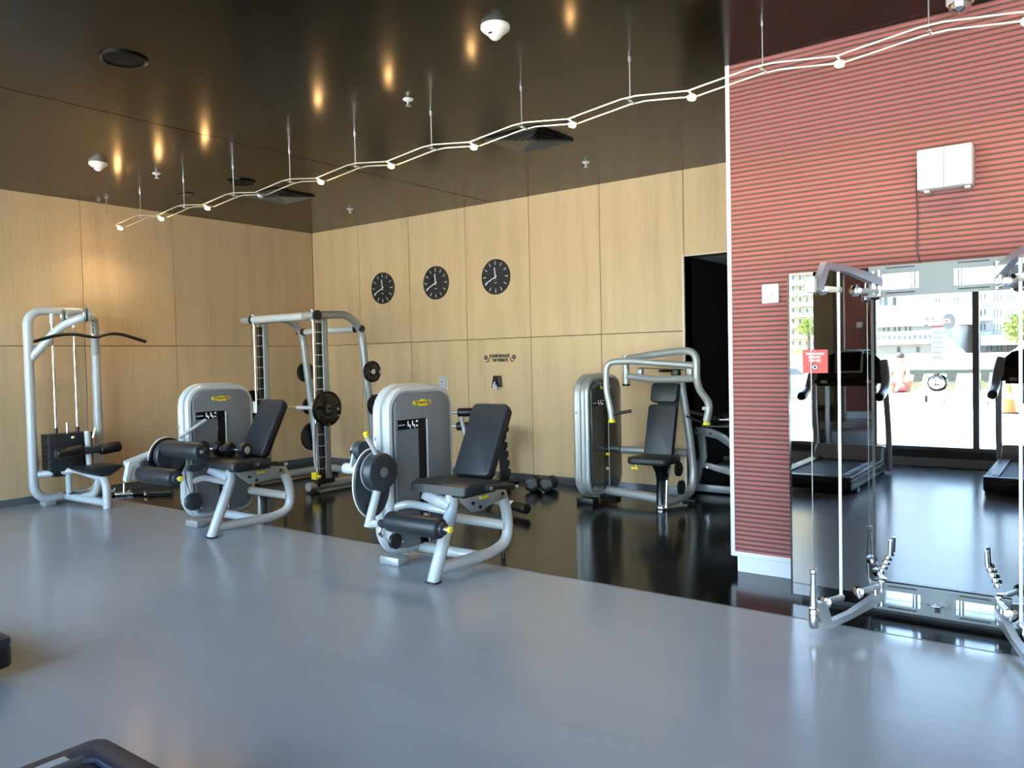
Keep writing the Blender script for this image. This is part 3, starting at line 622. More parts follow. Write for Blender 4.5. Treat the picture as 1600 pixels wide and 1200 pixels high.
MB().prism(rrect(-4.02, -3.56, 7.30, 7.72, .08, 4), 'xy', .465, .54, .025, 3).build('seat', PAD, T)
sl_ = MB().box(-3.94, -3.86, 7.28, 7.32, .425, .445, .004, 1).cyl((-3.9, 7.31, .44), (-3.9, 7.33, .48), .008).build('seat_lever', YELLOW, T)
ang = math.atan2(.20, .54)
for nm, l0, l1, w in (('backrest', 0, .56, .165), ('headrest', .585, .80, .155)):
    b = MB(); b.M = Matrix.Translation((-3.85, 7.70, .52)) @ Matrix.Rotation(-ang * .72, 4, 'X')
    b.prism(rrect(-w, w, l0, l1, .04, 4), 'xz', 0, .06, .015, 3); b.build(nm, PAD, T)
b = MB(); b.M = Matrix.Translation((-3.85, 7.70, .52)) @ Matrix.Rotation(-ang * .72, 4, 'X'); b.box(-.09, .15, .06, .10, .05, .80, .01); b.build('back_frame', BLACK, T)
for c in ((-3.60, 7.66, .40), (-3.60, 7.72, .20)): MB().lathe(c, (1, 0, 0), [(0, .03), (0, .075), (.03, .075), (.03, .03)], 22).build('cable_pulley', BLACK, T)
L1 = MB().tube([(-4.20, 7.36, .93), (-4.22, 7.36, 1.06), (-4.26, 7.36, 1.22), (-4.26, 7.36, 1.53), (-4.05, 7.42, 1.54), (-3.34, 7.62, 1.475)], .034, .12, n=6).build('left_arm', SILVERD, T)
R1 = MB().tube([(-3.18, 7.45, .93), (-3.14, 7.45, 1.10), (-3.34, 7.58, 1.27), (-3.34, 7.60, 1.63), (-3.6, 7.64, 1.63), (-4.24, 7.76, 1.56)], .038, .14, n=6).build('right_arm', SILVERD, T)
MB().tube([(-4.22, 7.76, 1.37), (-3.98, 7.74, 1.345), (-3.86, 7.72, 1.335), (-3.36, 7.61, 1.345)], .038, .15).build('cross_bar', SILVERD, T)
MB().cyl((-4.24, 7.76, 1.28), (-4.24, 7.76, 1.60), .038).build('pivot_post', SILVERD, T)
MB().cyl((-4.24, 7.76, 1.262), (-4.24, 7.76, 1.285), .042).build('pivot_cap', BLACK, T)
MB().box(-3.60, -3.53, 7.9, 7.98, 1.30, 1.52, .01).build('pivot_block', SILVERD, T)
MB().tube([(-4.10, 7.80, 1.46), (-3.62, 7.92, 1.43)], .005, seg=6).build('cable', BLACK, T)
MB().lathe((-3.80, 7.84, 1.41), (0, 0, 1), [(0, .05), (0, .08), (.012, .07), (.025, .08), (.03, .05)], 24).build('top_pulley', BLACK, T)
MB().box(-3.74, -3.66, 7.83, 7.92, 1.36, 1.43, .01).build('pulley_block', BLACK, T)
MB().box(-4.12, -4.06, 7.78, 7.84, 1.37, 1.45, .008).build('cable_anchor', SILVERD, T)
for arm, p, gx in ((L1, (-4.20, 7.36, .93), 1), (R1, (-3.18, 7.45, .93), -1)):
    MB().lathe((p[0], p[1], p[2] + .01), (0, 0, -1), [(0, .026), (.03, .034), (.045, .04), (.05, .034)], 18).build('arm_tip', YELLOW, arm)
    MB().tube([(p[0], p[1], p[2] + .05), (p[0] + gx * .20, p[1] + .06, p[2] + .085)], .017).build('hand_grip', BLACK, arm)
MB().cyl((-3.18, 7.45, 1.04), (-3.178, 7.45, 1.07), .042).build('arm_collar', SILVER, R1)
MB().tube([(-3.62, 7.95, .93), (-3.30, 7.62, .90)], .012, seg=8).build('rear_rod', BLACK, T)

# ---------------------------------------------------------------- incline bench behind the leg extension
T = thing('incline_bench', 'black and grey incline bench with toothed ladder post behind the leg extension', 'bench', (-5.7, 7.3, 0))
MB().tube([(-6.2, 7.95, .10), (-5.40, 6.69, .10)], .04).build('base_beam', SILVERD, T)
MB().tube([(-5.95, 6.84, .10), (-4.86, 6.49, .085)], .042).build('front_crossbar', SILVERD, T)
MB().cyl((-4.91, 6.506, .086), (-4.85, 6.487, .085), .046).build('beam_band', WHITE, T)
MB().cyl((-4.86, 6.49, .085), (-4.65, 6.42, .08), .052, .01).build('beam_foot', BLACK, T)
MB().box(-6.45, -6.0, 7.92, 8.02, 0, .06, .01).build('rear_foot', BLACK, T)
tooth = [(7.66, .06), (7.74, .06)]
pts = [(7.78, .70), (7.70, .70)]
right = [(7.80, .10)]
z = .14
poly = [(7.665, .04), (7.775, .04)]
for k in range(5):
    zz = .12 + k * .115; o = -.012 * k
    poly += [(7.80 + o, zz), (7.80 + o, zz + .055), (7.765 + o, zz + .07), (7.775 + o, zz + .095)]
poly += [(7.72, .72), (7.635, .70)]
b = MB(); b.M = Matrix.Translation((-6.18, 8.06, 0)) @ Matrix.Rotation(math.radians(-52), 4, 'Z') @ Matrix.Translation((5.90, -7.72, 0))
b.prism(poly, 'yz', -5.92, -5.88); b.build('ladder_post', mat('matte_black_steel', (.003, .003, .003), .5, spec=.2), T)
MB().box(-6.36, -6.06, 8.02, 8.20, 0, .03, .008).build('post_foot', BLACK, T)
b = MB(); b.M = Matrix.Translation((-6.02, 7.68, .62)) @ Matrix.Rotation(math.radians(40), 4, 'Z') @ Matrix.Rotation(math.radians(-24), 4, 'Y')
b.prism(rrect(-.42, .16, -.14, .14, .05, 4), 'xy', 0, .08, .02, 3); b.build('pad', PAD, T)
MB().tube([(-6.20, 7.92, .70), (-6.10, 8.04, .72)], .055).build('pad_end', BLACK, T)
MB().tube([(-6.30, 7.62, .10), (-6.60, 7.72, .86)], .03).build('roller_post', SILVERD, T)
for c, L_ in (((-6.62, 7.72, .92), .16), ((-6.66, 7.74, .74), .15)):
    MB().cyl((c[0] - .02, c[1] - .02, c[2]), (c[0] + L_, c[1] + .09, c[2]), .056, .018).build('foot_roller', BLACK, T)
    MB().cyl((c[0] - .16, c[1] - .09, c[2]), (c[0], c[1], c[2]), .02).build('roller_axle', SILVERD, T)

# ---------------------------------------------------------------- dumbbell rack in the doorway
T = thing('dumbbell_rack', 'grey steel dumbbell rack standing in the dark doorway', 'rack', (-3.4, 8.75, 0))
RM = mat('rack_grey', (.26, .28, .28), .4, metal=.3)
for Y0 in (8.58, 9.7):
    MB().prism([(-3.83, .68), (-3.83, .76), (-3.62, .75), (-3.44, .68), (-3.30, .55), (-3.22, .38), (-3.20, .20), (-3.28, .20), (-3.31, .38), (-3.40, .54), (-3.54, .63), (-3.70, .66)], 'xz', Y0, Y0 + .05, .005).build('upper_arm', RM, T)
    MB().prism([(-3.78, .68), (-3.69, .67), (-3.67, .40), (-3.72, .30), (-3.77, .10), (-3.86, .09), (-3.80, .34), (-3.755, .42)], 'xz', Y0 + .002, Y0 + .048, .004).build('post', RM, T)
    MB().prism([(-3.72, .30), (-3.70, .36), (-3.16, .26), (-3.16, .17)], 'xz', Y0 + .004, Y0 + .046, .004).build('lower_arm', RM, T)
    MB().box(-3.88, -3.10, Y0, Y0 + .05, .02, .10, .006).build('foot_beam', RM, T)
    for X, Z in ((-3.78, .72), (-3.62, .69), (-3.66, .30), (-3.50, .26)): MB().cyl((X, Y0 - .006, Z), (X, Y0 + .01, Z), .012, seg=10).build('bolt', CHROME, T)
    for X in (-3.845, -3.81): MB().sphere((X, Y0 - .01, .045), .018).build('wheel', BLACKG, T)
MB().box(-3.74, -3.42, 8.6, 9.72, .765, .775).build('upper_shelf', RM, T)
MB().box(-3.60, -3.22, 8.6, 9.72, .315, .325).build('lower_shelf', RM, T)
DG = 'dumbbells on the doorway rack'
nm = ['nearest the doorway', 'second from the doorway', 'third from the doorway', 'fourth from the doorway']
for k in range(4):
    dumbbell((-3.52, 8.76 + k * .19, .775), .15, .30, .062, 'dark dumbbell on the upper rack shelf, ' + nm[k], DG)
    dumbbell((-3.38, 8.76 + k * .19, .325), .15, .30, .062, 'dark dumbbell on the lower rack shelf, ' + nm[k], DG)

# ================================================================== CABLE STATION WITH MIRROR
T = thing('mirror_cable_station', 'large mirror cable training station with four pivoting arms on the red wall', 'gym machine', (-.785, 5.3, 0))
KX0, KX1, KC = -1.622, .052, -.785
rotm = Matrix.Translation((0, YM, 1.0)) @ Matrix.Rotation(-MT, 4, 'X') @ Matrix.Translation((0, -YM, -1.0))
MB().box(KX0 + .05, KX1 - .05, YM + .03, YR - .002, .0, 2.06).build('cabinet', BLACK, T)
b = MB(); b.M = rotm; b.box(KX0, KX1, YM, YM + .012, .035, 2.085); mir = b.build('mirror', MIRROR, T)
b = MB(); b.M = rotm; b.box(KX0 - .012, KX0, YM - .002, YM + .03, .03, 2.085); b.build('mirror_edge', BLACKG, T)
b = MB(); b.M = rotm; b.box(KX1, KX1 + .012, YM - .002, YM + .03, .03, 2.085); b.build('mirror_edge', BLACKG, T)
def kplate(z0, z1, nm):
    y0 = YM - .03
    P_ = MB()
    # plate with two rectangular windows
    a = [KC - .36, KC - .285, KC - .09, KC + .09, KC + .285, KC + .36]
    zi0, zi1 = z0 + (z1 - z0) * .22, z1 - (z1 - z0) * .26
    for i in (0, 2, 4): P_.box(a[i], a[i + 1], y0, YM - .008, z0, z1)
    for i in (1, 3): P_.box(a[i], a[i + 1], y0, YM - .008, z0, zi0).box(a[i], a[i + 1], y0, YM - .008, zi1, z1)
    p = P_.build(nm, KPLATE, T)
    for i in (1, 3):
        MB().box(a[i], a[i + 1], YM - .014, YM - .010, zi0, zi1).build('recess_mirror', CHROME, p)
        MB().cyl((a[i] + (.03 if i == 3 else .165), YM - .02, zi0), (a[i] + (.03 if i == 3 else .165), YM - .02, zi1), .012, seg=12).build('recess_roller', STEEL, p)
        for zz in (z0 + .015, z1 - .018): MB().box(a[i] + .02, a[i + 1] - .02, y0 - .001, y0 + .002, zz, zz + .008).build('slot', BLACK, p)
    return p
kp1 = kplate(1.905, 2.085, 'upper_plate'); kp2 = kplate(.035, .195, 'lower_plate')
kb = MB().cyl((KC, YM - .032, .125), (KC, YM - .10, .125), .006, seg=8).lathe((KC, YM - .065, .118), (0, 0, 1), [(0, .03), (.004, .055), (.008, .055), (.012, .03)], 24).build('shelf_knob', CHROME, kp2)
MB().box(KC - .014, KC + .014, YM - .036, YM - .03, .065, .11).build('knob_slot', BLACK, kp2)
# pivoting arms: sx = -1 left / +1 right, upper or lower
def arm(sx, z, upper):
    p0 = V((KC + sx * .30, YM - .035, z)); p1 = V((KC + sx * .50, 4.55, z - (.0 if upper else .045)))
    d = (p1 - p0); d.z = 0; L_ = d.length; d.normalize(); n = V((-d.y, d.x, 0))
    e = 1 if upper else -1
    A = MB()
    def bar(prof, w):
        vs = []; m = len(prof)
        for s in (-w, w):
            for t, zz in prof: vs.append(p0 + d * t + V((0, 0, zz)) + n * s)
        fs = [list(range(m)), list(range(2 * m - 1, m - 1, -1))] + [[i, i + m, (i + 1) % m + m, (i + 1) % m] for i in range(m)]
        A.add(vs, fs)
    g = e
    bar([(0, .03 * g), (.10, .055 * g), (L_ * .55, .085 * g), (L_ * .90, .10 * g), (L_, .01 * g), (L_ + .03, -.06 * g), (L_ - .01, -.062 * g), (L_ - .045, -.02 * g), (L_ * .86, .062 * g), (L_ * .55, .048 * g), (.10, .0 * g), (0, -.02 * g)], .02)
    ar = A.build('arm', KARM if upper else ALU, T)
    MB().cyl(p0 + V((0, 0, -.075)), p0 + V((0, 0, .075)), .016).build('pivot_pin', CHROME, ar)
    MB().cyl(p0 + d * .06 + V((0, 0, -.065)), p0 + d * .06 + V((0, 0, .065)), .013).build('guide_roller', CHROME, ar)
    zz = -.05 * g
    MB().tube([p0 + d * .02 + V((0, 0, zz)), p0 + d * .20 + V((0, 0, zz * 1.0))], .016).build('arm_strut', ALU, ar)
    k1 = p0 + d * .24 + V((0, 0, zz)); k2 = p0 + d * (L_ - .04) + V((0, 0, zz))
    for c in (k1, k2): MB().lathe(c - d * .015, d, [(0, .02), (.006, .036), (.012, .028), (.018, .036), (.026, .022)], 10).build('ball_knob', CHROME, ar)
    MB().tube([k2 - d * .01, k2 - d * .14], .018, r2=.016).build('handle_grip', OFFW if upper else STEEL, ar)
    MB().sphere(k2 - d * .15, .02).build('handle_ball', STEEL, ar)
    # swivelling pulley head
    h = p1 + d * .06 + V((0, 0, -.03 * g))
    if upper:
        MB().box(h.x - .03, h.x + .03, h.y - .02, h.y + .02, h.z - .045, h.z + .045, .01).build('pulley_head', mat('frosted_plastic', (.42, .44, .45), .35), ar)
    else:
        MB().lathe(h + V((0, 0, -.06)), (0, 0, 1), [(0, .022), (.01, .026), (.10, .026), (.11, .02)], 16).build('pulley_head', CHROME, ar)
        MB().lathe(h + V((0, 0, .06)), (0, 0, 1), [(0, .021), (.18, .013), (.19, .02), (.205, .018), (.21, .01)], 16).build('cable_stop', STEEL, ar)
    return h, k2 - d * .15
for sx in (-1, 1):
    hu, gu = arm(sx, 1.985, True); hl, gl = arm(sx, .13, False)
    MB().tube([hu + V((0, 0, -.04)), (hl.x, hl.y, hl.z + .26)], .003, seg=6).build('thin_cable', STEEL, T)
    MB().tube([gu + V((0, 0, -.01)), (gl.x, gl.y, gl.z + .01)], .0085, seg=8).build('rope', ROPEW, T)
    MB().tube([gu, gu + V((0, 0, .10))], .0085, seg=8).build('rope_end', ROPEW, T)
    hang = MB(); c = V((KC + sx * .30, YM - .045, .26))
    for k in range(4): hang.lathe(c + V((-sx * .012 * k, 0, .028 * k)), (-sx * .3, .2, 1), [(0, .010), (.004, .017), (.02, .017), (.026, .009)], 10)
    hang.cyl(c + V((-sx * .05, 0, .11)), c + V((-sx * .055, 0, .20)), .011)
    hang.build('hanging_grip', CHROME, T)
# things on the mirror
yS = YM - .004
lg = MB()
lg.prism([(-.855, 1.757), (-.72, 1.757), (-.715, 1.735), (-.86, 1.735)], 'xz', yS - .002, yS + .001)
lo = lg.build('maker_logo', WHITEP, T)
MB().prism(ell(-.725, 1.745, .033, .045, 20), 'xz', yS - .001, yS + .001).prism([(-.85, 1.76), (-.835, 1.772), (-.82, 1.76), (-.81, 1.772), (-.795, 1.758)], 'xz', yS - .001, yS + .001).prism([(-.86, 1.733), (-.835, 1.733), (-.79, 1.69), (-.80, 1.69)], 'xz', yS - .001, yS + .001).build('logo_swoosh', mat('grey_print', (.22, .22, .24), .5), lo)
text_mesh('TECHNOGYM', 'lettering', mat('brown_print', (.25, .08, .06), .5), lo, (-.787, yS - .0035, 1.746), .014, .115, (1, 0, 0), (0, 0, 1), .02)
pk = MB().box(-.815, -.752, yS - .003, yS + .002, 1.525, 1.71).build('instruction_strip', mat('grey_placard', (.42, .42, .40), .5), T)
MB().box(-.815, -.752, yS - .0045, yS - .002, 1.712, 1.722).build('strip_header', mat('red_print', (.35, .06, .05), .5), pk)
pr = MB()
for k in range(6): pr.box(-.808, -.759, yS - .0045, yS - .0028, 1.54 + k * .028, 1.543 + k * .028)
pr.build('printed_line', mat('dark_grey_print', (.18, .18, .17), .6), pk)
MB().lathe((KC, YM - .001, 1.395), (0, -1, 0), [(0, .05), (.008, .052), (.016, .044), (.012, .036), (.012, .02), (.024, .016), (.026, .004)], 28).build('centre_boss', CHROME, T)
sg = thing('ready_sign', 'small red card hanging on the mirror, saying this machine is ready for use', 'sign', (-1.465, YM - .02, 1.46))
MB().box(-1.54, -1.39, YM - .016, YM - .012, 1.455, 1.60).build('card', REDSIGN, sg)
for k, (tx, wd) in enumerate((('THIS MACHINE', .11), ('IS READY', .075), ('FOR USE', .07))): text_mesh(tx, 'lettering', WHITEP, sg, (-1.465, YM - .0165, 1.575 - k * .021), .014, wd, (1, 0, 0), (0, 0, 1), .02)
MB().lathe((-1.465, YM - .0155, 1.492), (0, -1, 0), [(0, .021), (.0012, .021)], 20).build('seal', BLACKP, sg)
MB().lathe((-1.465, YM - .0168, 1.492), (0, -1, 0), [(0, .009), (0, .015), (.0006, .015), (.0006, .009)], 20, True).build('seal_ring', WHITEP, sg)
MB().cyl((-1.465, YM - .017, 1.593), (-1.465, YM - .011, 1.593), .004, seg=8).build('eyelet', CHROME, sg)

# ================================================================== WALL AND CEILING THINGS
def clock(x, label):
    T = thing('wall_clock', label, 'clock', (x, YB - .03, 2.44), 'clocks on the back wall'); z = 2.672; y = YB
    MB().lathe((x, y, z), (0, -1, 0), [(0, .232), (.024, .232), (.028, .226), (.024, .219), (0, .219)], 48, True).build('rim', mat('bronze_rim', (.035, .028, .02), .3, metal=.6), T)
    MB().lathe((x, y, z), (0, -1, 0), [(.0, .22), (.018, .22)], 40).build('face', BLACKP, T)
    for k in range(12):
        a = k * math.pi / 6; b = MB(); b.M = Matrix.Translation((x, y - .0195, z)) @ Matrix.Rotation(a, 4, 'Y'); b.box(-.005, .005, -.0006, .0006, .158, .208); b.build('hour_mark', mat('pale_print', (.62, .63, .66), .5), T)
    for nm, a, l, w, d in (('hour_hand', -6, .125, .007, .022), ('minute_hand', -116, .19, .0055, .0235)):
        b = MB(); b.M = Matrix.Translation((x, y - d, z)) @ Matrix.Rotation(math.radians(a), 4, 'Y'); b.box(-w, w, -.0006, .0006, -.028, l); b.build(nm, WHITEP, T)
    b = MB(); b.box(x - .02, x + .02, y - .0198, y - .019, z - .082, z - .075); b.build('maker_mark', MATS['pale_print'], T)
    MB().cyl((x, y - .018, z), (x, y - .027, z), .009, seg=12).build('pin', CHROME, T)
clock(-8.575, 'round black wall clock nearest the room corner, leftmost of three')
clock(-7.52, 'round black wall clock in the middle of three')
clock(-6.46, 'round black wall clock farthest from the corner, above the re-rack notice')

T = thing('wall_notice', 'black stick-on lettering asking to re-rack the weights, below the third clock', 'notice', (-6.43, YB - .003, 1.55))
text_mesh('PLEASE RE-RACK', 'lettering', BLACKP, T, (-6.43, YB - .002, 1.632), .045, .34, (1, 0, 0), (0, 0, 1), .06)
text_mesh('THE WEIGHTS', 'lettering', BLACKP, T, (-6.43, YB - .002, 1.575), .045, .27, (1, 0, 0), (0, 0, 1), .06)
for s in (-1, 1):
    em = MB(); cx = -6.43 + s * .225
    em.lathe((cx + s * .01, YB, 1.612), (0, -1, 0), [(0, .011), (0, .03), (.003, .03), (.003, .011)], 18, True)
    em.tube([(cx - s * .045, YB - .001, 1.61), (cx - s * .045, YB - .001, 1.565), (cx - s * .02, YB - .001, 1.552), (cx + s * .005, YB - .001, 1.565)], .006, .02, 6)
    em.build('plate_emblem', BLACKP, T)
T = thing('wipe_holder', 'small black wall bracket holding a pale cloth, under the re-rack notice', 'holder', (-6.46, YB - .05, 1.18))
MB().prism([(-6.51, 1.37), (-6.41, 1.37), (-6.395, 1.22), (-6.45, 1.235), (-6.50, 1.27), (-6.545, 1.21)], 'xz', YB - .05, YB, .004).build('bracket', BLACKG, T)
MB().tube([(-6.47, YB - .06, 1.29), (-6.50, YB - .07, 1.24), (-6.47, YB - .07, 1.19), (-6.44, YB - .07, 1.21), (-6.46, YB - .07, 1.25)], .014, .03, 8).build('cloth', WHITE, T)
T = thing('wall_outlet', 'metal outlet plate on the wood wall above the leg extension tower', 'outlet', (-7.44, YB, 1.18))
MB().box(-7.52, -7.36, YB - .008, YB, 1.18, 1.36, .003, 1).build('plate', ALU, T)
MB().box(-7.49, -7.40, YB - .012, YB - .007, 1.22, 1.33, .003, 1).build('socket', WHITE, T)
MB().box(-7.46, -7.44, YB - .0135, YB - .011, 1.28, 1.30).build('slot', BLACKP, T)
T = thing('wall_switch', 'white round dial control plate on the red wall beside the mirror', 'switch', (-1.89, YR - .02, 1.93))
MB().box(-1.955, -1.835, YR - .018, YR, 1.935, 2.07, .006).build('plate', WHITE, T)
MB().lathe((-1.91, YR - .018, 2.003), (0, -1, 0), [(0, .034), (.006, .034), (.008, .03)], 22).build('dial', OFFW, T)
MB().lathe((-1.91, YR - .0255, 2.003), (0, -1, 0), [(0, .018), (0, .023), (.001, .023), (.001, .018)], 20, True).build('dial_mark', mat('grey_mark', (.25, .25, .25), .5), T)
MB().box(-1.865, -1.85, YR - .0195, YR - .0175, 1.965, 2.045).build('printed_strip', mat('pale_grey_mark', (.45, .45, .47), .5), T)
T = thing('wall_cabinet', 'white two door box mounted high on the red wall', 'wall box', (-.78, YR - .06, 2.55))
MB().box(-.945, -.645, YR - .12, YR, 2.565, 2.815, .012).build('body', WHITE, T)
for a, b_ in ((-.942, -.797), (-.794, -.648)): MB().box(a, b_, YR - .13, YR - .119, 2.57, 2.81, .005, 2).build('door', WHITE, T)
MB().cyl((-.785, YR - .129, 2.70), (-.785, YR - .134, 2.70), .006, seg=10).build('lock', STEEL, T)
for a in (-.91, -.69): MB().box(a, a + .03, YR - .09, YR - .03, 2.553, 2.567).build('foot', OFFW, T)
MB().tube([(-.945, YR - .02, 2.73), (-.965, YR - .02, 2.72), (-.96, YR - .012, 2.4), (-.965, YR - .012, 2.2), (-.93, YR - .012, 2.09)], .0035, .05, 6).build('cable', BLACK, T)

# ceiling
def detector(x, y, label, s=1.0):
    T = thing('smoke_detector', label, 'smoke detector', (x, y, H - .09 * s))
    MB().lathe((x, y, H), (0, 0, -1), [(0, .09 * s), (.018 * s, .092 * s), (.028 * s, .085 * s), (.06 * s, .045 * s), (.075 * s, .035 * s), (.085 * s, .022 * s), (.088 * s, .005)], 32).build('body', OFFW, T)
    MB().box(x - .012, x + .012, y - .056 * s, y - .048 * s, H - .062 * s, H - .055 * s).build('vent_slot', BLACKP, T)
detector(-3.05, 3.98, 'large cream smoke detector on the ceiling near the top of the picture')
detector(-8.17, 4.02, 'cream smoke detector on the ceiling above the lat machine', .95)
def sprinkler(x, y, label):
    T = thing('sprinkler', label, 'sprinkler', (x, y, H - .07), 'ceiling sprinklers')
    MB().lathe((x, y, H), (0, 0, -1), [(0, .042), (.006, .042), (.014, .03), (.02, .014)], 20).build('escutcheon', WHITE, T)
    MB().cyl((x, y, H - .02), (x, y, H - .05), .011, seg=10).build('body', STEEL, T)
    MB().lathe((x, y, H - .05), (0, 0, -1), [(0, .008), (.003, .024), (.006, .024)], 12).build('deflector', STEEL, T)
sprinkler(-4.43, 4.63, 'white sprinkler head between the two rows of warm ceiling reflections')
sprinkler(-4.43, 7.31, 'white sprinkler head beside the square vent near the back wall')
sprinkler(-8.16, 4.63, 'white sprinkler head next to the smoke detector over the lat machine')
sprinkler(-8.17, 7.36, 'white sprinkler head in the corner over the smith machine')
def speaker(x, y, r, label):
    T = thing('ceiling_speaker', label, 'speaker', (x, y, H - .02), 'ceiling speakers')
    MB().lathe((x, y, H), (0, 0, -1), [(0, r), (.012, r), (.016, r * .93), (.008, r * .86), (0, r * .86)], 36, True).build('ring', mat('speaker_rim_black', (.004, .0035, .003), .25, spec=.3), T)
    MB().lathe((x, y, H), (0, 0, -1), [(0, r * .88), (.006, r * .85), (.012, r * .3)], 32).build('grille', mat('grille_black', (.004, .0035, .003), .6, spec=.1), T)
speaker(-5.29, 2.80, .15, 'round dark speaker flush in the ceiling at upper left')
speaker(-7.84, 5.46, .15, 'round black speaker on the ceiling near the left square vent')
def vent(x, y, label):
    T = thing('ceiling_vent', label, 'air vent', (x, y, H - .03), 'square ceiling vents'); n = 6; R0 = .30
    MB().box(x - R0, x + R0, y - R0, y + R0, H - .004, H - .001).build('backing', BLACKP, T)
    for k in range(n):
        r = R0 - k * .047; b = MB(); t = .008
        for sx, sy in ((1, 0), (-1, 0), (0, 1), (0, -1)):
            q0, q1 = r, r - .032
            if sx: vs = [(x + sx * q0, y - q0, H - .022), (x + sx * q0, y + q0, H - .022), (x + sx * q1, y + q1, H - .006), (x + sx * q1, y - q1, H - .006)]
            else: vs = [(x - q0, y + sy * q0, H - .022), (x + q0, y + sy * q0, H - .022), (x + q1, y + sy * q1, H - .006), (x - q1, y + sy * q1, H - .006)]
            b.add(vs + [(a, c, d + .003) for a, c, d in vs], [[0, 1, 2, 3], [7, 6, 5, 4], [0, 4, 5, 1], [1, 5, 6, 2], [2, 6, 7, 3], [3, 7, 4, 0]])
        b.build('vane_ring', mat('vent_dark_metal', (.16, .16, .145), .3, metal=.6), T)
vent(-4.37, 6.20, 'black square ceiling vent crossed by the light wires at right')
vent(-8.16, 6.22, 'black square ceiling vent crossed by the light wires, nearer the corner')
T = thing('security_camera', 'small dome security camera on the ceiling above the red wall', 'security camera', (-.70, 5.42, H - .1))
MB().lathe((-.70, 5.42, H), (0, 0, -1), [(0, .075), (.03, .075), (.035, .07)], 28).build('base', WHITE, T)
MB().lathe((-.70, 5.42, H - .033), (0, 0, -1), [(0, .062), (.03, .058), (.055, .04), (.066, .02), (.068, .003)], 24).build('dome', CHROME, T)
T = thing('ceiling_plate', 'small dark access plate on the ceiling above the left wall', 'ceiling plate', (-8.9, 5.4, H - .01))
MB().box(-8.99, -8.80, 5.36, 5.46, H - .008, H, .002, 1).build('plate', BLACKG, T)

# low-voltage wire lights
WL = mat('light_wire', (.75, .68, .55), .3, metal=.7)
LAMP = mat('lamp_glow', (1, .9, .7), .5, emit=(1.0, .55, .2), es=14)
T = thing('wire_light_system', 'pair of zigzag low-voltage wires hung under the dark ceiling by thin rods', 'light track', (-4.8, 4.97, 3.26))
ROD0, STEP = -.80, .9265; NR = 10
ZR, ZL = 3.35, 3.302
for dy_ in (-.07, .07):
    pts = [(-.33 + .46 + .2, 4.97 + dy_, ZR)]
    for i in range(NR):
        xr = ROD0 - STEP * i
        pts += [(xr + STEP / 2, 4.97 + dy_, ZL), (xr + .09, 4.97 + dy_, ZR), (xr - .03, 4.97 + dy_, ZR)]
    pts.append((ROD0 - STEP * NR + STEP / 2, 4.97 + dy_, ZL))
    MB().tube(pts, .0055, 0, 6).build('wire', WL, T)
for i in range(NR):
    xr = ROD0 - STEP * i + .005
    r = MB().cyl((xr, 4.97, H), (xr, 4.97, ZR + .005), .0045, seg=8).build('hanger_rod', STEEL, T)
    MB().cyl((xr, 4.97, H), (xr, 4.97, H - .035), .011, seg=10).build('rod_cap', STEEL, r)
    MB().cyl((xr, 4.905, ZR), (xr, 5.035, ZR), .007, seg=8).sphere((xr, 4.97, ZR), .015).build('spreader', STEEL, r)
for i in range(NR + 1):
    xl = ROD0 + STEP / 2 - STEP * i
    lp = thing('wire_lamp', 'warm halogen lamp clipped between the ceiling wires, number %s from the red wall side' % ['one', 'two', 'three', 'four', 'five', 'six', 'seven', 'eight, unlit', 'nine', 'ten', 'eleven'][i], 'lamp', (xl, 4.97, ZL - .05), 'lamps on the ceiling wires')
    lit = i != 7
    MB().cyl((xl, 4.91, ZL), (xl, 5.03, ZL), .006, seg=8).build('clip_bar', STEEL, lp)
    MB().lathe((xl, 4.97, ZL + .004), (0, -.25, -1), [(0, .008), (.012, .016), (.03, .026), (.036, .027)], 18).build('reflector', STEEL, lp)
    MB().lathe((xl, 4.965, ZL - .012), (0, -.25, -1), [(0, .014), (.012, .028), (.026, .026), (.036, .006)], 16).build('bulb', LAMP if lit else WHITE, lp)
    if lit:
        ld = bpy.data.lights.new('lamp_light', 'SPOT'); ld.energy = 1.6; ld.color = (1, .76, .46); ld.shadow_soft_size = .025; ld.spot_size = math.radians(150); ld.spot_blend = .8
        lo_ = bpy.data.objects.new('lamp_light', ld); COL.objects.link(lo_); lo_.location = (0, -.01, -.012); lo_.parent = lp
for x, y, L_ in ((-9.78, 4.80, .05), (-9.55, 4.78, .24)):
    T = thing('wire_anchor', 'small forked metal wire anchor under the ceiling, ' + ('nearest the left wall' if x < -9.7 else 'with the longer drop rod'), 'wire anchor', (x, y, H - L_))
    MB().cyl((x, y, H), (x, y, H - L_), .007, seg=8).build('stem', STEEL, T)
    for s in (-1, 1): MB().tube([(x, y, H - .06), (x + s * .035, y, H - .05), (x + s * .045, y, H - .02)], .004, .01, 6).build('fork', STEEL, T)

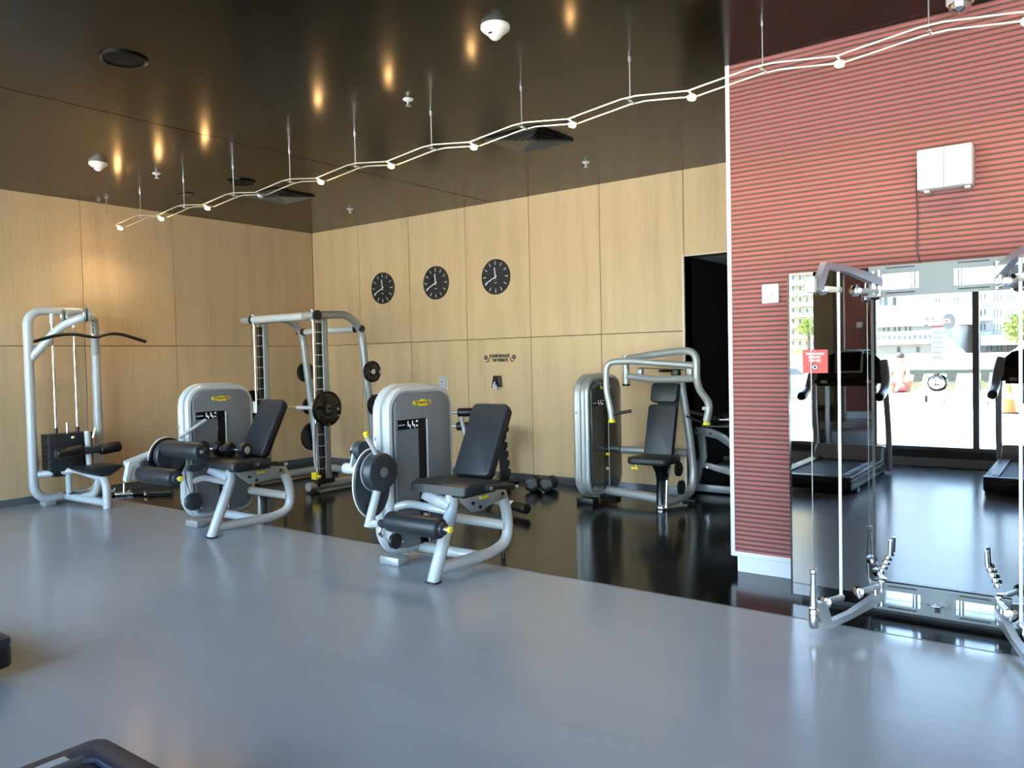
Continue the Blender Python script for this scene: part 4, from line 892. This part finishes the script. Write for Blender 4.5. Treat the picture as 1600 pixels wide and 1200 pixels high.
# ================================================================== TREADMILLS BY THE WINDOW
TSIL = mat('treadmill_silver', (.6, .62, .64), .35, metal=.2)
RAIL = mat('ribbed_rail', (.11, .12, .135), .35, metal=.3)
def treadmill(cx, ry, label):
    T = thing('treadmill', label, 'treadmill', (cx, ry - .95, 0), 'treadmills facing the window')
    w = .42
    plan = [(cx - w, ry - 1.62)] + [(cx - w + .055 - .055 * math.cos(t), ry - .055 + .055 * math.sin(t)) for t in [i * math.pi / 10 for i in range(6)]] + [(cx + w - .055 + .055 * math.sin(t), ry - .055 + .055 * math.cos(t)) for t in [i * math.pi / 10 for i in range(6)]] + [(cx + w, ry - 1.62)]
    MB().prism(plan, 'xy', .055, .165, .012, 2).build('deck', BLACK, T)
    # raised rim: two side rails and the rear cap around the sunk belt
    for s in (-1, 1):
        rl = MB().box(cx + s * .36 - .06, cx + s * .36 + .06, ry - 1.60, ry - .12, .165, .205, .008).build('side_rail', NAVY, T)
        for k in range(4): MB().box(cx + s * .33 - .03 + k * .016, cx + s * .33 - .022 + k * .016, ry - 1.58, ry - .16, .204, .209).build('rib', TSIL, rl)
        MB().box(cx + s * .30 - .012, cx + s * .30 + .012, ry - 1.6, ry - .12, .165, .212, .004, 1).build('rail_lip', RAIL, T)
    cap = [(cx - w, ry - .15)] + plan[1:-1] + [(cx + w, ry - .15), (cx + .30, ry - .15), (cx + .27, ry - .10), (cx - .27, ry - .10), (cx - .30, ry - .15)]
    MB().prism(cap, 'xy', .160, .206, .010, 2).build('rear_cap', NAVY, T)
    MB().cyl((cx - .29, ry - .13, .145), (cx + .29, ry - .13, .145), .045, seg=20).build('rear_roller', BELT, T)
    MB().box(cx - .285, cx + .285, ry - 1.6, ry - .13, .165, .190, .004, 1).build('belt', BELT, T)
    # motor hood
    MB().prism([(ry - 1.50, .16), (ry - 1.52, .26), (ry - 1.64, .36), (ry - 1.86, .34), (ry - 1.93, .24), (ry - 1.93, .06), (ry - 1.50, .06)], 'yz', cx - .40, cx + .40, .03, 3).build('motor_hood', mat('pale_hood', (.42, .44, .47), .35), T)
    for s in (-1, 1):
        MB().tube([(cx + s * .43, ry - 1.80, .04), (cx + s * .44, ry - 1.76, .5), (cx + s * .43, ry - 1.66, 1.02), (cx + s * .40, ry - 1.66, 1.30)], .035, .2).build('upright', TSIL, T)
        a = MB().tube([(cx + s * .40, ry - 1.70, 1.40), (cx + s * .44, ry - 1.64, 1.24), (cx + s * .45, ry - 1.52, 1.06), (cx + s * .45, ry - 1.30, 1.0)], .05, .12).build('handrail', TSIL, T)
        MB().cyl((cx + s * .45, ry - 1.31, 1.0), (cx + s * .45, ry - 1.20, .985), .052, .015).build('rail_end', BLACK, a)
        MB().box(cx + s * .38 - .05, cx + s * .38 + .05, ry - .35, ry - .25, 0, .06, .01).build('foot', BLACK, T)
        MB().cyl((cx + s * .36 - .03, ry - 1.7, .035), (cx + s * .36 + .03, ry - 1.7, .035), .035).build('wheel', BLACK, T)
    b = MB(); b.M = Matrix.Translation((cx, ry - 1.68, 1.16)) @ Matrix.Rotation(math.radians(14), 4, 'X')
    b.prism([(-.41, 0), (-.43, .10), (-.40, .22), (-.30, .32), (-.17, .355), (.17, .355), (.30, .32), (.40, .22), (.43, .10), (.41, 0)], 'xz', -.035, .035, .018, 2); b.build('console', BLACK, T)
    b = MB(); b.M = Matrix.Translation((cx, ry - 1.68, 1.16)) @ Matrix.Rotation(math.radians(14), 4, 'X')
    b.prism(rrect(-.165, .165, .09, .37, .02, 3), 'xz', .03, .065, .008); sc_ = b.build('screen_frame', TSIL, T)
    b = MB(); b.M = Matrix.Translation((cx, ry - 1.68, 1.16)) @ Matrix.Rotation(math.radians(14), 4, 'X')
    b.box(-.145, .145, .064, .068, .112, .35); b.build('screen', BLACKG, sc_)
    MB().tube([(cx - .40, ry - 1.62, 1.15), (cx + .40, ry - 1.62, 1.15)], .022).build('front_bar', BLACK, T)
    MB().box(cx - .35, cx + .35, ry - 1.70, ry - 1.50, 1.10, 1.135, .01).build('console_tray', BLACK, T)
    for s in (-.27, .27): MB().cyl((cx + s, ry - 1.55, 1.12), (cx + s, ry - 1.55, 1.17), .04, seg=16).build('cup_holder', OFFW, T)
    return T
treadmill(-2.60, 1.42, 'treadmill whose navy rear corner shows at the bottom left edge, left one in the mirror')
treadmill(-4.93, 1.70, 'treadmill showing only its rear corner at the left edge of the picture')
treadmill(-.62, .78, 'treadmill at the right edge of the mirror reflection')
c = MB().tube([(-2.1, YW + .12, .008), (-1.9, YW + .20, .008), (-1.72, YW + .10, .008), (-1.55, YW + .22, .008), (-1.35, YW + .16, .008), (-1.15, YW + .18, .008)], .008, .08, 6)
single('power_cord', c, BLACK, 'black power cords lying under the window, seen in the mirror', 'cord')

# ================================================================== OUTSIDE, SEEN IN THE MIRROR
TM = through_mirror
DECKM = mat('pool_deck_concrete', (.80, .78, .73), .7); add_noise(DECKM, (1, 1, 1), 1.5, 4, .05)
ye = TM(1450, 628, z=-.05).y
struct('pool_deck', MB().box(-40, 30, ye, YW - .2, -.4, -.05), DECKM)
WAT = mat('canal_water', (.16, .17, .10), .12, spec=.5); add_noise(WAT, (1, 3, 1), 1.2, 4, .25, .25)
YF = -46.0
o = struct('canal_water', MB().box(-140, 110, YF - 2, ye, -1.6, -1.0), WAT)
zb0, zb1, zb2, zb3 = (TM(1450, v, y=YF).z for v in (586, 578, 562, 553))
SEAW = mat('seawall_concrete', (.36, .34, .30), .8); add_noise(SEAW, (.6, 1, .25), 3, 5, .3)
sw = struct('seawall', MB().box(-140, 110, YF - 60, YF, zb1, zb2), SEAW)
MB().box(-140, 110, YF - .3, YF + .02, -1.2, zb1).build('tide_stain', mat('wet_concrete', (.07, .075, .06), .5), sw)
MB().box(-140, 110, YF - .4, YF - .15, zb2, zb3).build('parapet', mat('white_stucco', (.55, .55, .53), .7), sw)
STUC = MATS['white_stucco']
WIN = mat('far_window', (.10, .12, .14), .15); BLUE = mat('pale_blue_stucco', (.45, .62, .68), .7); CRM = mat('cream_stucco', (.55, .44, .22), .7)
def facade(T, u0, v0, u1, v1, y, depth, m, nm):
    a = TM(u0, v0, y=y); b_ = TM(u1, v1, y=y)
    return MB().box(min(a.x, b_.x), max(a.x, b_.x), y - depth, y, min(a.z, b_.z), max(a.z, b_.z)).build(nm, m, T)
def win(T, u0, v0, u1, v1, y, nx=2):
    a = TM(u0, v0, y=y); b_ = TM(u1, v1, y=y); x0, x1, z0, z1 = min(a.x, b_.x), max(a.x, b_.x), min(a.z, b_.z), max(a.z, b_.z)
    f = MB().box(x0, x1, y - .05, y + .06, z0, z1).build('window', STUC, T); n = nx; dxx = (x1 - x0) / n
    for k in range(n): MB().box(x0 + dxx * k + .08, x0 + dxx * (k + 1) - .08, y + .02, y + .09, z0 + .08, z1 - .08).build('pane', WIN, f)
def building(name, label, u, vbase, y): 
    p = TM(u, vbase, y=y); return thing(name, label, 'building', (p.x, y, p.z))
yh = YF - 6
T = building('waterfront_house', 'white house with balustrade and stair across the canal, seen in the mirror', 1440, 562, yh)
facade(T, 1340, 505, 1500, 565, yh, 8, STUC, 'wall')
facade(T, 1330, 486, 1512, 506, yh + 1.2, 9, mat('white_roof', (.78, .78, .78), .6), 'roof')
facade(T, 1340, 533, 1490, 536, yh + 1.6, 1.6, STUC, 'terrace')
for k in range(12): facade(T, 1376 + k * 8, 521, 1379 + k * 8, 534, yh + 1.5, .12, STUC, 'baluster')
facade(T, 1374, 519, 1474, 521.5, yh + 1.55, .2, STUC, 'handrail')
for u0 in (1378, 1395, 1412): win(T, u0, 506, u0 + 14, 519, yh, 2)
for u0 in (1400, 1430): win(T, u0, 540, u0 + 9, 552, yh, 1)
a, b_, c_ = TM(1474, 521, y=yh + 1.5), TM(1506, 552, y=yh + 1.5), TM(1474, 552, y=yh + 1.5)
MB().prism([(a.x, a.z), (b_.x, b_.z), (c_.x, c_.z)], 'xz', yh + .2, yh + 1.5).build('stair', STUC, T)
yb = YF - 22
T = building('blue_house', 'pale blue building rising behind the waterfront house, seen in the mirror', 1470, 500, yb)
facade(T, 1400, 380, 1512, 505, yb, 8, BLUE, 'wall'); facade(T, 1440, 385, 1490, 492, yb + .8, 1.0, STUC, 'bay')
for u0, v0 in ((1460, 465), (1489, 463), (1460, 430), (1489, 428)): win(T, u0, v0, u0 + 10, v0 + 8, yb + (.8 if u0 < 1480 else .8), 2)
yl = YF - 42
T = building('balcony_block', 'apartment block with grey balconies left of the blue building, seen in the mirror', 1385, 505, yl)
facade(T, 1290, 300, 1432, 515, yl, 12, STUC, 'wall')
for v0 in (400, 432, 464, 490):
    for u0 in (1372, 1394, 1414): win(T, u0, v0, u0 + 16, v0 + 14, yl, 2)
    facade(T, 1366, v0 + 15, 1432, v0 + 22, yl + 1.4, 1.4, mat('grey_balcony', (.45, .46, .48), .6), 'balcony')
yr_ = YF - 10
T = building('white_apartment_block', 'large white apartment block at the right of the mirror reflection', 1570, 560, yr_)
facade(T, 1527, 300, 1700, 562, yr_, 14, STUC, 'wall')
for v0 in (402, 430, 457, 482, 505):
    for u0 in (1551, 1573, 1590, 1612, 1634): win(T, u0, v0, u0 + 15, v0 + 15, yr_, 3)
    win(T, 1530, v0, 1542, v0 + 12, yr_, 2); facade(T, 1528, v0 + 13, 1548, v0 + 19, yr_ + 1.2, 1.2, MATS['grey_balcony'], 'balcony')
facade(T, 1532, 524, 1700, 536, yr_ + 3, 3, STUC, 'canopy')
for u0 in (1540, 1556, 1572, 1588): win(T, u0, 538, u0 + 12, 550, yr_ + .02, 2)
yc = YF - 4
T = building('cream_apartment_block', 'tall cream apartment block at the left edge of the mirror, many windows', 1250, 560, yc)
facade(T, 1130, 250, 1283, 562, yc, 14, CRM, 'wall')
for r_ in range(9):
    v0 = 395 + r_ * 17
    for u0 in (1236, 1247, 1258, 1269): win(T, u0, v0, u0 + 7, v0 + 10, yc, 1)
    facade(T, 1230, v0 + 12, 1283, v0 + 14, yc + .5, .6, STUC, 'ledge')
# trees
LEAF = mat('yellow_green_leaves', (.22, .30, .05), .7); BARK = mat('bark', (.12, .09, .06), .9)  # one even yellow-green leaf colour
def tree(u, v, vb, y, rad, label):
    p = TM(u, v, y=y); g = TM(u, vb, y=y); g.z = zb2 + .02; p.z = max(p.z, g.z + rad + .3); T = thing('tree', label, 'tree', (p.x, y, g.z))
    MB().tube([(p.x, y, g.z), (p.x + .1, y, p.z)], .16, r2=.08).build('trunk', BARK, T)
    b = MB()
    for k in range(420):
        d = V((random.gauss(0, 1), random.gauss(0, 1), random.gauss(0, .85))).normalized() * rad * random.uniform(.45, 1.0)
        c = V((p.x, y, p.z)) + d; a1 = V((random.gauss(0, 1), random.gauss(0, 1), random.gauss(0, 1))).normalized() * rad * .16; a2 = a1.orthogonal().normalized() * rad * .09
        b.add([c - a1, c + a2, c + a1, c - a2], [[0, 1, 2, 3]])
    b.build('crown', LEAF, T)
tree(1594, 512, 560, YF - 5, 1.1, 'bright green tree by the white apartment block in the mirror')
tree(1262, 512, 562, YF - 2, .7, 'small yellow green tree before the cream block in the mirror')
# loungers, cone, rope, boat, people on the deck
SLING = mat('white_sling', (.75, .75, .74), .6); LFR = mat('lounger_frame', (.42, .40, .38), .5)
def lounger(u, v, label, towel=False, back=True):
    p = TM(u, v, z=-.05); T = thing('sun_lounger', label, 'sun lounger', (p.x, p.y, -.05), 'sun loungers on the pool deck')
    x, y, z = p.x, p.y, -.05
    for sx in (-.28, .28):
        for yy in (.1, -1.2): MB().box(x + sx - .02, x + sx + .02, y + yy - .02, y + yy + .02, z, z + .34).build('leg', LFR, T)
        MB().box(x + sx - .02, x + sx + .02, y - 1.75, y + .15, z + .30, z + .35).build('side_rail', LFR, T)
    MB().box(x - .27, x + .27, y - 1.1, y + .14, z + .33, z + .37, .01).build('seat_sling', SLING, T)
    b = MB(); b.M = Matrix.Translation((x, y - 1.08, z + .35)) @ Matrix.Rotation(math.radians(-38 if back else -4), 4, 'X')
    b.box(-.27, .27, -.70, 0, -.02, .02, .01); b.build('back_sling', mat('tan_towel', (.42, .22, .09), .8) if towel else SLING, T)
lounger(1390, 640, 'white lounger with tan towel and a seated person, seen in the mirror', True)
lounger(1444, 638, 'white lounger below the round mirror boss')
lounger(1500, 638, 'white lounger left of the window mullion in the mirror')
lounger(1555, 638, 'white lounger between the mullion and the orange cone in the mirror')
lounger(1248, 640, 'white lounger at the far left edge of the mirror')
p = TM(1577, 646, z=-.05); x, y, z = p.x, p.y, -.05
T = thing('traffic_cone', 'orange traffic cone with white band on the pool deck, seen in the mirror', 'traffic cone', (x, y, z))
MB().box(x - .20, x + .20, y - .20, y + .20, z, z + .035, .01).build('base', BLACK, T)
MB().lathe((x, y, z + .03), (0, 0, 1), [(0, .15), (.30, .095)], 24).build('lower_cone', ORANGE, T)
MB().lathe((x, y, z + .33), (0, 0, 1), [(0, .096), (.14, .066)], 24).build('band', WHITEP, T)
MB().lathe((x, y, z + .47), (0, 0, 1), [(0, .066), (.26, .028), (.27, .02)], 24).build('upper_cone', ORANGE, T)
T = thing('rope_barrier', 'yellow rope strung between low posts along the canal edge', 'rope', (-3.8, ye + .1, -.05))
for u in (1290, 1370, 1447, 1530, 1600):
    q_ = TM(u, 615, y=ye + .12); MB().cyl((q_.x, ye + .12, -.05), (q_.x, ye + .12, .62), .035, seg=10).build('post', BLACK, T)
us = [TM(u, 600, y=ye + .12).x for u in (1290, 1370, 1447, 1530, 1600)]
pts = []
for i in range(4):
    for k in range(6): t = k / 6; pts.append((us[i] + (us[i + 1] - us[i]) * t, ye + .12, .56 - .9 * t * (1 - t)))
MB().tube(pts, .014, 0, 6).build('rope', YELLOW, T)
p = TM(1250, 662, z=-.05)
T = thing('swimming_pool', 'pale turquoise pool in the deck at the left of the mirror', 'pool', (p.x - 1.5, p.y, -.05))
MB().box(p.x - 4, p.x + .15, p.y - 1.6, p.y + 1.2, -.05, -.044).build('water', mat('pool_water', (.16, .52, .52), .08), T)
MB().box(p.x + .15, p.x + .45, p.y - 1.8, p.y + 1.4, -.05, -.02, .008).build('coping', WTILE, T)
p = TM(1236, 580, y=-30); T = thing('boat', 'white motor boat moored at the left of the canal, seen in the mirror', 'boat', (p.x, -30, -1.0))
hull = []
vs = []; n_ = 9
for i in range(n_):
    t = i / (n_ - 1); wd = 1.3 * math.sin(min(1, (1 - t) * 1.9 + .02) * math.pi / 2); zz = .75 + .5 * t * t
    for s in (-1, 1): vs += [(p.x - 4 + 8 * t, -30 + s * wd, -1.0 + zz), (p.x - 4 + 7.2 * t, -30 + s * wd * .65, -1.05)]
fs = []
for i in range(n_ - 1):
    a = i * 4; b2 = a + 4; fs += [[a, a + 1, b2 + 1, b2], [a + 3, a + 2, b2 + 2, b2 + 3], [a, b2, b2 + 2, a + 2], [a + 1, a + 3, b2 + 3, b2 + 1]]
fs += [[0, 2, 3, 1], [(n_ - 1) * 4, (n_ - 1) * 4 + 1, (n_ - 1) * 4 + 3, (n_ - 1) * 4 + 2]]
MB().add(vs, fs).build('hull', STUC, T)
MB().prism([(p.x - 2.2, -.25), (p.x - 2.0, .55), (p.x + .6, .55), (p.x + 1.6, -.2)], 'xz', -30.8, -29.2, .08).build('cabin', STUC, T)
MB().prism([(p.x - 1.8, .12), (p.x - 1.75, .45), (p.x + .5, .45), (p.x + .95, .12)], 'xz', -30.85, -29.15).build('cabin_window', WIN, T)
# people
def person(pts, edges, rad, head, label, loc, body, cloth=None):
    me = bpy.data.meshes.new('body'); me.from_pydata([V(q_) for q_ in pts], edges, []); o = bpy.data.objects.new('person', me); COL.objects.link(o); o.location = loc
    sk_ = o.modifiers.new('skin', 'SKIN'); 
    for i, r in enumerate(rad): me.skin_vertices[0].data[i].radius = (r, r)
    me.skin_vertices[0].data[0].use_root = True
    ss = o.modifiers.new('sub', 'SUBSURF'); ss.levels = 2; ss.render_levels = 2
    me.materials.append(body); tag(o, label, 'person'); return o
SKIN = mat('skin', (.42, .22, .14), .6); HAIR = mat('dark_hair', (.05, .03, .02), .7); RED = mat('red_cloth', (.55, .07, .08), .7)
def figure(u, v, label, seated):
    p = TM(u, v, z=-.05); L = (p.x, p.y, .01 if seated else -.05)
    if seated:
        P_ = [(0, -1.0, .46), (0, -1.15, .70), (0, -1.28, .92), (0, -1.32, 1.04), (0, -1.33, 1.14), (0, -1.33, 1.22), (-.17, -1.25, .88), (-.24, -1.05, .66), (-.22, -.82, .58), (.17, -1.25, .88), (.24, -1.05, .66), (.22, -.82, .58), (-.10, -.95, .45), (-.12, -.52, .58), (-.12, -.15, .40), (-.12, -.05, .44), (.10, -.95, .45), (.12, -.52, .58), (.12, -.15, .40), (.12, -.05, .44)]
    else:
        P_ = [(0, 0, .92), (0, 0, 1.15), (0, .01, 1.36), (0, .01, 1.47), (0, .03, 1.57), (0, .03, 1.66), (-.18, .01, 1.34), (-.24, .02, 1.08), (-.22, .10, .86), (.18, .01, 1.34), (.24, .02, 1.08), (.22, .10, .86), (-.10, 0, .86), (-.11, .02, .48), (-.11, 0, .07), (-.11, .12, .03), (.10, 0, .86), (.11, .02, .48), (.11, 0, .07), (.11, .12, .03)]
    Ed = [(0, 1), (1, 2), (2, 3), (3, 4), (4, 5), (2, 6), (6, 7), (7, 8), (2, 9), (9, 10), (10, 11), (0, 12), (12, 13), (13, 14), (14, 15), (0, 16), (16, 17), (17, 18), (18, 19)]
    rd = [.14, .13, .14, .055, .085, .075, .06, .045, .035, .06, .045, .035, .09, .06, .042, .035, .09, .06, .042, .035]
    o = person(P_, Ed, rd, None, label, L, SKIN)
    hd = P_[5]
    h = MB().sphere((L[0] + hd[0], L[1] + hd[1] - .02, L[2] + hd[2] + .01), .098, 14).build('hair', HAIR, o)
    a = P_[0]; s_ = MB().lathe((L[0] + a[0], L[1] + a[1], L[2] + a[2] - .10), (0, 0, 1), [(0, .20), (.10, .19), (.22, .165)], 18).build('swimwear', RED, o)
    return o
figure(1390, 640, 'person in red swimwear sitting on the lounger with the tan towel', True)
figure(1597, 640, 'person in red swimwear standing near the orange cone at the mirror edge', False)
